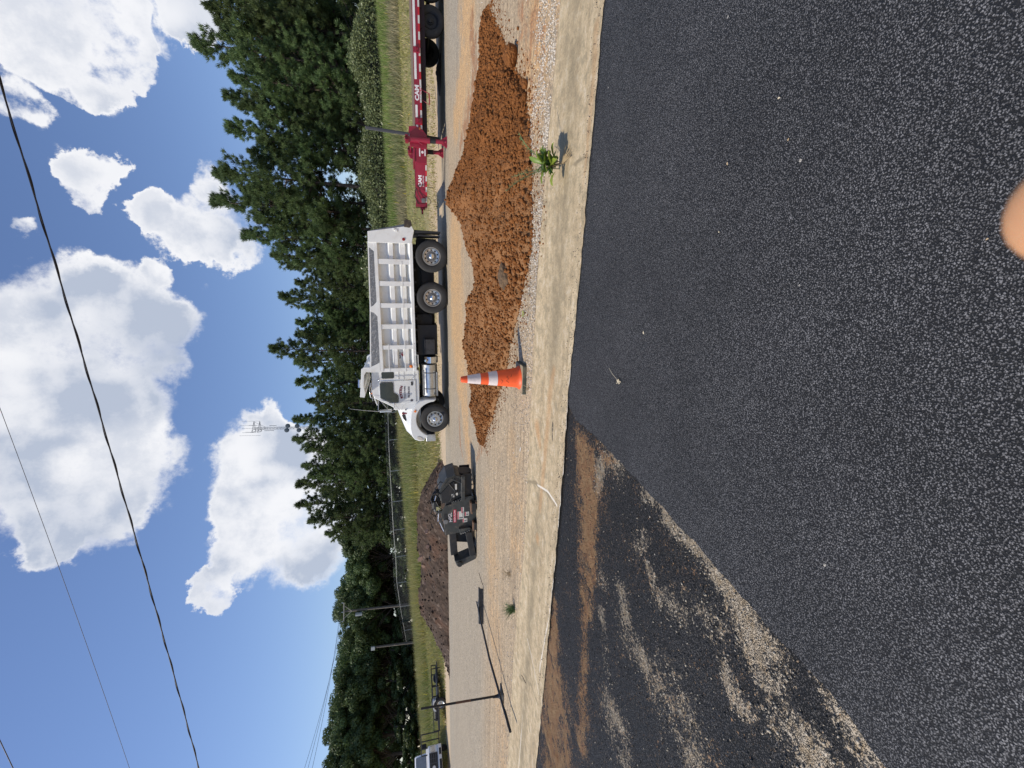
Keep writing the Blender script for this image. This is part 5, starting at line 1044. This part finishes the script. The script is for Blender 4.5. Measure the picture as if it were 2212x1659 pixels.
for i in range(40):
    px = -20+i*43+rr_.uniform(-10, 10); Y = (40.5 if px < 560 else 45 if px < 900 else 49 if px < 1250 else 60)+rr_.uniform(-1, 1)
    if px > 1300: Y = np.interp(px, [1300, 1659], [60, 44])
    top = (790 if px < 500 else 800 if px < 850 else 815+.055*(px-850))+rr_.uniform(-22, 14)
    o = put(UV, i, px, top, Y, 3.9, rr_.random()*6.28, 1.5)
    tag(o, 'shaded bush', 'bush', 'shaded bushes along the wood edge')
    if i < 26: o['label'] = f'shaded bush in the dim understory, {ORD[i]} from the trailer wheel end'
    else: o['label'] = f'shaded bush in the dim understory, {ORD[39-i]} from the pickup end'
    n_ += 1
# hedge mass
rng = np.random.default_rng(5); N = 52000; S_ = rng.uniform(0, 1, N)
hx0, hx1 = 6.5, 36.; X_ = hx0+(hx1-hx0)*S_; a_ = rng.uniform(0, PI, N)
hh_ = 1.9+.35*np.sin(X_*.9)+.5*fbm(X_*.6, X_*0, 3, 91); hw_ = 1.2+.3*fbm(X_*.9, X_*0+3, 3, 92); rr2 = rng.uniform(.8, 1.02, N)+.18*(fbm(X_*1.6, a_*2.2, 3, 93)-.5)*2
def hY(x): return 33.5-.16*(x-8)
Yh = hY(X_)-np.cos(a_)*hw_*rr2; Zh = terr(X_, hY(X_))-.1+np.sin(a_)**.8*hh_*rr2
P = np.stack([X_, Yh, Zh], 1)+rng.normal(size=(N, 3))*.07; a = unit(N, rng); b_ = np.cross(a, unit(N, rng)); b_ /= np.linalg.norm(b_, axis=1, keepdims=True)
hg = tobj('hedge', quads(P, a, b_, rng.uniform(.035, .10, N)), M_HDG, None)
mb = MB(); 
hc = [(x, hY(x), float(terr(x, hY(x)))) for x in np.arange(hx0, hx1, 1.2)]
core = MB().tube([(x, y, z+.55) for x, y, z in hc], .75, 10).obj('dark_core', M('hedge_dark', (.02, .022, .012), .9), hg)  # solid near-black tube filling the hedge behind its leaves
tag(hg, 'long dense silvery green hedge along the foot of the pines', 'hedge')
# grass
mt, t, b, co = gmat('grass_blades'); M_GRS = mt
c_ = t.node('ShaderNodeAttribute', attribute_name='tint').outputs['Color']; t.l.new(c_, b.inputs['Base Color']); b.inputs['Roughness'].default_value = .6
tr_ = t.node('ShaderNodeBsdfTranslucent'); t.l.new(c_, tr_.inputs[0]); mx_ = t.node('ShaderNodeMixShader', ins={0: .3}); t.l.new(b.outputs[0], mx_.inputs[1]); t.l.new(tr_.outputs[0], mx_.inputs[2]); t.l.new(mx_.outputs[0], t.n['Material Output'].inputs[0])
N = 300000; s_ = rng.uniform(-48, 26, N); t_ = 17.2+24*rng.random(N)**1.25
x, y = Wst(s_, t_); pn = fbm(s_*.35, t_*.6, 4, 95); pn2 = fbm(s_*1.5, t_*1.5, 3, 96); u = (t_-17.2)/15
edge = 1.1+1.6*fbm(s_*.5, s_*0, 3, 97); pr_ = sm(edge-.9, edge+.5, t_-16.9)
pr_ = np.where((u < .55) & (s_ > -8) & (s_ < 9), pr_*(.35+.6*(pn > .47)), pr_); keep = (rng.random(N) < pr_)&(y > 16)
s_, t_, x, y, pn, pn2, u = [q[keep] for q in (s_, t_, x, y, pn, pn2, u)]; N = len(s_)
g1 = np.array([.42, .37, .12]); g2 = np.array([.20, .27, .06]); g3 = np.array([.30, .27, .15]); g4 = np.array([.52, .42, .23]); 
cl_ = np.where((u < .55)[:, None], g1*(.7+.6*pn2[:, None]), np.where((u < .70)[:, None], g3, g2))
mixk = np.clip((pn-.42)*6, 0, 1)[:, None]; cl_ = cl_*(1-mixk*.5)+g2*mixk*.5
lf = (s_ < -6)[:, None]; cl_ = np.where(lf, np.array([.26, .29, .09])*(1-mixk)+np.array([.40, .37, .13])*mixk, cl_)
dry = ((rng.random(N) < np.where((s_ > -8)&(u < .5), .5, .12)))[:, None]; cl_ = np.where(dry, g4, cl_)
yel = (rng.random(N) < np.where(s_ < -6, .012, .003))[:, None]; cl_ = np.where(yel, np.array([.75, .58, .05]), cl_)
cl_ = cl_*rng.uniform(.65, 1.25, N)[:, None]
hgt = np.where(u < .55, .10+.12*pn, .30+.35*pn)*np.where(s_ < -6, 1.5, 1.0)*rng.uniform(.6, 1.3, N)
hgt = hgt*np.clip((t_-17)/2.5, .3, 1)
z = terr(x, y); base = np.stack([x, y, z-.02], 1); d = np.stack([rng.normal(size=N)*.35, rng.normal(size=N)*.35, np.ones(N)], 1); d /= np.linalg.norm(d, axis=1, keepdims=True)
V = tris(base, d, hgt, rng.uniform(.02, .05, N), rng); g_ = tobj('grass', V, M_GRS, None)
ca = g_.data.color_attributes.new('tint', 'FLOAT_COLOR', 'POINT'); cc = np.ones((N, 3, 4), np.float32); cc[:, :, :3] = cl_[:, None, :]; ca.data.foreach_set('color', cc.ravel())
tag(g_, 'uncut grass and weeds on the bank beyond the road', 'grass', kind='stuff')

# ------------------------------------------------------------------ tower, utility poles, wires
M_TWR = M('tower_steel', (.22, .24, .26), .6, .0); M_DSH = M('drum_dish', (.12, .145, .155), .6); M_POLE = M('weathered_pole', (.16, .135, .11), .9, var=.25)
tt = at(548, 924, 220); tw = empty('communication_tower', (tt[0]-.045*78, 220, 0), label='distant lattice radio tower with round dishes rising behind the pines', cat='radio tower'); tw.rotation_euler = (0, .045, 0)
top = tt[2]+3.5; mb = MB()
cor = [(0, .6), (-.52, -.3), (.52, -.3)]
for cx, cy in cor: mb.tube([(cx, cy, 0), (cx, cy, top-3.2)], .07, 5)
for k in range(int(top/1.4)-2):
    z0 = k*1.4
    for i in range(3): a, b_ = cor[i], cor[(i+1) % 3]; mb.tube([(a[0], a[1], z0), (b_[0], b_[1], z0+1.4)], .035, 4, False); mb.tube([(a[0], a[1], z0), (b_[0], b_[1], z0)], .03, 4, False)
mb.obj('mast', M_TWR, tw)
for x, z, s_ in ((-.95, top-17.6, -1), (1.05, top-18.0, 1), (-1.0, top-22.8, -1), (.9, top-22.0, 1)):
    MB().lathe([(.0, 1.0), (-.5, 1.02), (-.52, .9), (-.56, .001)], (x, -.9, z), 'y', 24).lathe([(0, 1.0), (.3, .5), (.35, .001)], (x, -.9, z), 'y', 24).obj('dish', M_DSH, tw, smooth=50)
mb = MB(); z = top-3.5
for dz in (0, -2.4): 
    for a in (0, 2*PI/3, 4*PI/3): b2 = a+2*PI/3; mb.tube([(3.2*math.cos(a), 3.2*math.sin(a), z+dz), (3.2*math.cos(b2), 3.2*math.sin(b2), z+dz)], .09, 5); mb.tube([(.4*math.cos(a), .4*math.sin(a), z+dz), (3.2*math.cos(a), 3.2*math.sin(a), z+dz)], .07, 5)
for a in (0, 2*PI/3, 4*PI/3): mb.tube([(3.0*math.cos(a), 3.0*math.sin(a), z), (.4*math.cos(a), .4*math.sin(a), z-5)], .06, 5)
mb.obj('platform', M_TWR, tw)
mb = MB()
for a, l in ((.1, 7), (1.2, 4), (2.2, 6), (3.1, 8), (4.2, 5), (5.2, 6.5)): mb.tube([(3.3*math.cos(a), 3.3*math.sin(a), z-l*.35), (3.3*math.cos(a), 3.3*math.sin(a), z+l*.75)], .055, 5)
mb.tube([(0, 0, z-1), (0, 0, z+4.8)], .06, 5).box(-1.2, -1.0, -.5, -.3, top-12, top-8).box(1.1, 1.3, -.5, -.3, top-13, top-10)
mb.obj('whip_antennas', M_TWR, tw)
def upole(name, x, y, ztop, label, arm):
    zg = float(terr(x, y)); o = empty(name, (x-.045*(ztop-zg), y, zg-.3), label=label, cat='utility pole'); o.rotation_euler = (0, .045, 0); h = ztop-zg+.3
    MB().tube([(0, 0, 0), (0, 0, h)], [.15, .10], 12).obj('pole', M_POLE, o, smooth=50)
    if arm:
        MB().box(-1.0, 1.0, -.16, -.08, h-.04, h+.05).tube([(-.7, -.12, h), (0, -.1, h-.8)], .025, 5).tube([(.7, -.12, h), (0, -.1, h-.8)], .025, 5).obj('crossarm', M('pale_arm', (.45, .42, .36), .8), o)
        MB().tube([(-.35, -.2, h-1.9), (-.35, -.2, h-1.2)], .2, 16).obj('transformer', M_GAL, o, smooth=50)
        mb = MB()
        for x_ in (-1.0, .0, 1.0): mb.tube([(x_, -.13, h+.08), (x_, -.13, h+.26)], [.06, .03], 8)
        mb.obj('insulator', M_GAL, o)
    else:
        MB().box(-.2, .15, -.25, -.05, h+.05, h+.45).tube([(0, 0, h), (0, -.1, h+.2)], .05, 6).obj('lamp_box', M('pale_box', (.5, .5, .47), .6), o)
        MB().tube([(0, 0, h-1.8), (.1, -.3, h-2.4)], .05, 6).obj('bracket', M_POLE, o)
    return o
A = at(743, 1321, 50); upole('utility_pole', A[0], A[1], A[2], 'tall utility pole with a pale crossarm in front of the dark trees', True)
B = at(811, 1398, 50); upole('utility_pole', B[0], B[1], B[2], 'shorter pole topped with a pale box, no crossarm, near the pickup side', False)
M_CAB = M('cable_black', (.015, .014, .018), .6); M_CB2 = M('thin_wire', (.06, .055, .07), .6)
def wire(p, q, r, mat, label, sag=.0, ext=1.2, twist=False):
    p, q = np.array(p), np.array(q); n = 60; u = np.linspace(-ext, 1+ext, n)
    pts = [p+(q-p)*k+np.array([0, 0, -sag*4*(k*(1-k))]) for k in u]
    mb = MB().tube([tuple(a) for a in pts], r, 8)
    if twist:
        L = np.linalg.norm(q-p)*(1+2*ext); m_ = int(L/.10); 
        tw_ = []
        for i in range(m_+1):
            k = -ext+(1+2*ext)*i/m_; c = p+(q-p)*k+np.array([0, 0, -sag*4*(k*(1-k))]); a = i*.45+1.5*math.sin(i*.03); tw_.append((c[0], c[1]+math.cos(a)*r*1.5, c[2]+math.sin(a)*r*1.5))
        mb.tube(tw_, r*.6, 5)
    o = mb.obj('power_line', mat, None, smooth=60); return tag(o, label, 'cable', 'overhead cables')
wire(on(0, 177, 7.2), on(429.5, 1659, 7.2), .012, M_CAB, 'thick twisted black cable crossing the sky in front of the big cloud', .06, 1.0, True)
wire(on(0, 882, 8.6), on(279.5, 1659, 8.6), .0045, M_CB2, 'thin single wire above the thick twisted cable', .03, 1.2)
wire(on(0, 1600, 9.4), on(28, 1659, 9.4), .008, M_CB2, 'short visible stretch of wire at the very corner of the sky', 0, 6)
za = A[2]+.3
for i, (ex, lb) in enumerate([(653, 'faint wire leaving the far crossarm, uppermost of the three'), (661, 'faint wire leaving the far crossarm, middle of the three'), (671, 'faint wire leaving the far crossarm, lowest of the three')]):
    p = np.array([A[0]-1.0+i*1.0, A[1], za]); q = at(ex, 1675, 34)
    wire(p, q, .012, M_CB2, lb, .25, 0.0)

# ------------------------------------------------------------------ small plants and litter
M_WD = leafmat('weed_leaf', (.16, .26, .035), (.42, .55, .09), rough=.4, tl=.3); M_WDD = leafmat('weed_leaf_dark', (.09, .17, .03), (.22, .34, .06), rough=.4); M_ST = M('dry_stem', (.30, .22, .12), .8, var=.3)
M_FN = leafmat('fennel', (.12, .20, .08), (.25, .36, .15))
def leaf(mb, o, az, el, L, Wd, curl, r):
    n = 7; vs = []; 
    for i in range(n+1):
        u = i/n; e = el-curl*u; 
        if i == 0: p = Vector(o)
        else: p = p+Vector((math.cos(az)*math.cos(e), math.sin(az)*math.cos(e), math.sin(e)))*(L/n)
        wd = Wd*(.12+.88*math.sin(min(1, u*1.05)*PI*.86)**1.1)*(1+.12*math.sin(i*2.6+r)) if i < n else .002
        sd = Vector((-math.sin(az), math.cos(az), 0)); up = Vector((-math.cos(az)*math.sin(e), -math.sin(az)*math.sin(e), math.cos(e)))
        vs += [p-sd*wd+up*wd*.35, p, p+sd*wd+up*wd*.35]
    fs = []
    for i in range(n): fs += [(3*i, 3*i+1, 3*i+4, 3*i+3), (3*i+1, 3*i+2, 3*i+5, 3*i+4)]
    mb.add(vs, fs)
gw = on(1222, 352); wdp = empty('weed_plant', (gw[0], gw[1], .006), .3, label='bright green leafy weed growing from the gutter crack below the dirt heap', cat='weed')
wdp.scale = (1.15, 1.15, 1.15)
R3 = random.Random(12); mb = MB(); m2 = MB()
for k in range(46):
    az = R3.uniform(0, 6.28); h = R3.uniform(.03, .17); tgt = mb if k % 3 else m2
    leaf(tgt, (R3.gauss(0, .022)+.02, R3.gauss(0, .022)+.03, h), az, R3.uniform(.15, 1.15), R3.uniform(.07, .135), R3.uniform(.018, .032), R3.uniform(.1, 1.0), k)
mb.obj('leaves', M_WD, wdp, smooth=60); m2.obj('shade_toned_leaves', M_WDD, wdp, smooth=60)  # second set is a darker leaf copy, shade put into its colour
mb = MB()
for k in range(12): az = R3.uniform(0, 6.28); mb.tube([(0, 0, 0), (.02*math.cos(az)+.01, .02*math.sin(az)+.02, .07), (.05*math.cos(az)+.02, .05*math.sin(az)+.03, .15)], .003, 5)
for k in range(6): az = R3.uniform(3.6, 5.8); mb.tube([(0, 0, .02), (.05*math.cos(az), .05*math.sin(az), .015), (.12*math.cos(az), .13*math.sin(az), .004)], [.006, .005, .002], 5)
mb.obj('stems', M_ST, wdp)
def fennel(par, o, az, L, lean, m, n=60):
    mb = MB(); pts = []
    for i in range(9):
        u = i/8; e = PI/2-lean*u; p = Vector(o) if i == 0 else p+Vector((math.cos(az)*math.cos(e), math.sin(az)*math.cos(e), math.sin(e)))*(L/8); pts.append(p.copy())
    mb.tube([tuple(p) for p in pts], [.003]+[.0022]*7+[.001], 5)
    for k in range(n):
        u = .25+.75*k/n; i = min(7, int(u*8)); p = pts[i].lerp(pts[i+1], u*8-i); a = R3.uniform(0, 6.28); l = .035*(1.15-u*.7)
        q = p+Vector((math.cos(a)*l, math.sin(a)*l, l*.6)); mb.tube([tuple(p), tuple(q)], [.0013, .0008], 3, False)
    return mb.obj('feathery_stem', m, par)
fennel(wdp, (.0, .03, .03), -.1, .42, 1.25, M_FN); fennel(wdp, (-.02, .04, .03), 1.5, .38, .65, M_FN); fennel(wdp, (-.03, .03, .04), 2.5, .46, .75, M_FN)
def tuft(px, py, n, L, mat, label, name='weed_tuft', cat='weed', thin=.0022, spread=.9):
    g_ = on(px, py); o = MB()
    for k in range(n):
        az = R3.uniform(0, 6.28); e0 = R3.uniform(.3, 1.4)*spread; l = L*R3.uniform(.4, 1.1); bx_, by_ = R3.gauss(0, L*.12), R3.gauss(0, L*.12)
        pts = [(bx_, by_, 0)]; e = PI/2-e0*.3; p = Vector(pts[0])
        for i in range(4): p = p+Vector((math.cos(az)*math.cos(e), math.sin(az)*math.cos(e), math.sin(e)))*l/4; e -= e0*.3; pts.append((p.x, p.y, max(.002, p.z)))
        o.tube(pts, [thin, thin, thin*.8, thin*.6, thin*.3], 3, False)
    ob = o.obj(name, mat, None); ob.location = (g_[0], g_[1], .01); tag(ob, label, cat); return ob
tuft(1113, 1315, 170, .20, M_FN, 'feathery green weed sprawling at the gutter lip near the rake')
tuft(1104, 1240, 26, .20, M_ST, 'dry brown grass stems lying beside the feathery weed', thin=.002, spread=1.6)
tuft(1145, 838, 16, .09, M_ST, 'brittle dead weed just in front of the cone base', 'dead_weed', spread=1.6)
g_ = on(1135, 677); sp = empty('small_weed', (g_[0], g_[1], .012), label='tiny two leaved sprout in the gravel between cone and leafy weed', cat='weed'); mb = MB()
for az, L in ((3.6, .06), (4.4, .07), (.5, .04), (2.6, .05), (5.5, .04)): leaf(mb, (0, 0, .012), az, .6, L, .010, .7, az)
mb.obj('leaves', M_WD, sp, smooth=60)
M_LF = M('dry_leaf', (.50, .36, .20), .7, var=.2); M_LF2 = M('pale_husk', (.66, .56, .38), .7)
for i, (px, py, L, lb) in enumerate([(1573, 357, .014, 'tan curled leaf bit on the fresh asphalt, nearest the leafy weed'), (1687, 211, .012, 'pale leaf crumb on the fresh asphalt far from the cone'), (1706, 298, .010, 'small yellowish husk on the fresh asphalt between two leaf bits'), (1553, 500, .009, 'tiny straw fleck on the fresh asphalt in line with the truck wheels'), (2131, 519, .006, 'white chip on the fresh asphalt beside the fingertip'), (1392, 722, .02, 'small dry sprig on the fresh asphalt closer to the gutter')]):
    g_ = on(px, py, .014); mb = MB(); leaf(mb, (0, 0, .001), i*1.3, .3, L, L*.3, .5, i); o = mb.obj('leaf_bit', M_LF if i % 2 == 0 else M_LF2, None, smooth=60); o.location = (g_[0], g_[1], .016); tag(o, lb, 'leaf', 'dry bits on the fresh asphalt')
a = on(1312, 795, .03); c = on(1338, 832, .03); v = c-a
o = MB().tube([(0, 0, .003), tuple(v*.35+np.array([0, .006, .006])), tuple(v*.8+np.array([0, -.004, .004]))], [.0014, .0016, .0016], 5)
for k in range(12): q = v*.85+np.array([R3.gauss(0, .012), R3.gauss(0, .012), .004]); o.tube([tuple(v*.8+np.array([0, -.004, .004])), tuple(q)], .0013, 4); leaf(o, tuple(q), R3.uniform(0, 6), .4, .011, .004, .3, k)
o = o.obj('dry_flower_stem', M_LF2, None); o.location = (a[0], a[1], .015); tag(o, 'dried flower stem with a pale seed head on the fresh asphalt', 'dry stem')
a = on(1128, 965); o = MB(); leaf(o, (0, 0, .002), 2.6, .1, .09, .012, .1, 1); o = o.obj('paper_scrap', M('paper', (.75, .72, .66), .7), None); o.location = (a[0], a[1], .014); tag(o, 'small white scrap lying on the old road left of the cone', 'litter')
M_TWG = M('dark_twig', (.06, .045, .035), .9)
for (px, py, px2, py2, lb) in [(1129, 1458, 1138, 1475, 'short bent dark twig resting on the gutter near the rake grip'), (1036, 1237, 1044, 1263, 'dark crooked twig on the road just past the rake teeth')]:
    a = on(px, py); c = on(px2, py2); v = c-a; o = MB().tube([(0, 0, .004), tuple(v*.5+np.array([.01, .02, .008])), tuple(v+np.array([0, 0, .004]))], .004, 5).obj('twig', M_TWG, None); o.location = (a[0], a[1], .012); tag(o, lb, 'twig')

# ------------------------------------------------------------------ the photographer's hand just under the lens
mt, t, b, co = gmat('skin'); M_SKN = mt
n1 = t.noise(co, 60, 4, .6); t.l.new(t.mix(n1, (.56, .27, .13), (.70, .37, .19)), b.inputs['Base Color']); b.inputs['Roughness'].default_value = .5; b.inputs['Subsurface Weight'].default_value = .15; b.inputs['Subsurface Radius'].default_value = (.01, .004, .002); b.inputs['Subsurface Scale'].default_value = .5
tip = at(2150, 478, .062)-_up*.0085
def ctip(r, u, f): return tuple(tip+_rt*r+_up*u+_fw*f)
V = []; E = []; RD = []
def addch(par, pts):
    for p, r in pts:
        V.append(ctip(*p)); RD.append(r); i = len(V)-1
        if par is not None: E.append((par, i))
        par = i
    return par
root = addch(None, [((-.075, -.115, -.055), .026)])
pal = addch(root, [((-.045, -.095, -.045), .030)])
addch(pal, [((-.020, -.072, -.035), .013), ((-.004, -.045, -.018), .0100), ((.002, -.022, -.006), .0115), ((.002, -.006, -.001), .0118), ((.001, .002, .0), .0105)])
for k, (dr, du, l) in enumerate([(.012, -.016, 1.0), (.010, -.034, .95), (.004, -.050, .8)]):
    addch(pal, [((-.022+dr, -.080+du, -.038), .012), ((.012+dr, -.070+du, -.020), .0095), ((.030*l+dr, -.066+du, .006), .0088), ((.026*l+dr, -.064+du, .024), .0078)])
addch(root, [((-.085, -.080, -.030), .014), ((-.072, -.052, -.010), .0115), ((-.058, -.034, .004), .0098), ((-.052, -.026, .008), .008)])
addch(root, [((-.11, -.155, -.075), .026), ((-.16, -.22, -.11), .031)])
me = bpy.data.meshes.new('hand'); me.from_pydata(V, E, []); me.update(); hd_ = bpy.data.objects.new('hand', me); COL.objects.link(hd_); me.materials.append(M_SKN)
sk = hd_.modifiers.new('s', 'SKIN'); sk.use_smooth_shade = True
if not me.skin_vertices: me.skin_vertices.new()
for i, r in enumerate(RD): me.skin_vertices[0].data[i].radius = (r, r); me.skin_vertices[0].data[i].use_root = (i == 0)
ss_ = hd_.modifiers.new('u', 'SUBSURF'); ss_.levels = 2; ss_.render_levels = 2
tag(hd_, 'out of focus fingertip of the photographer, close to the lens over the asphalt', 'hand')
for nm in [o for o in bpy.data.objects if o.type == 'EMPTY' and not o.children]: bpy.data.objects.remove(nm)
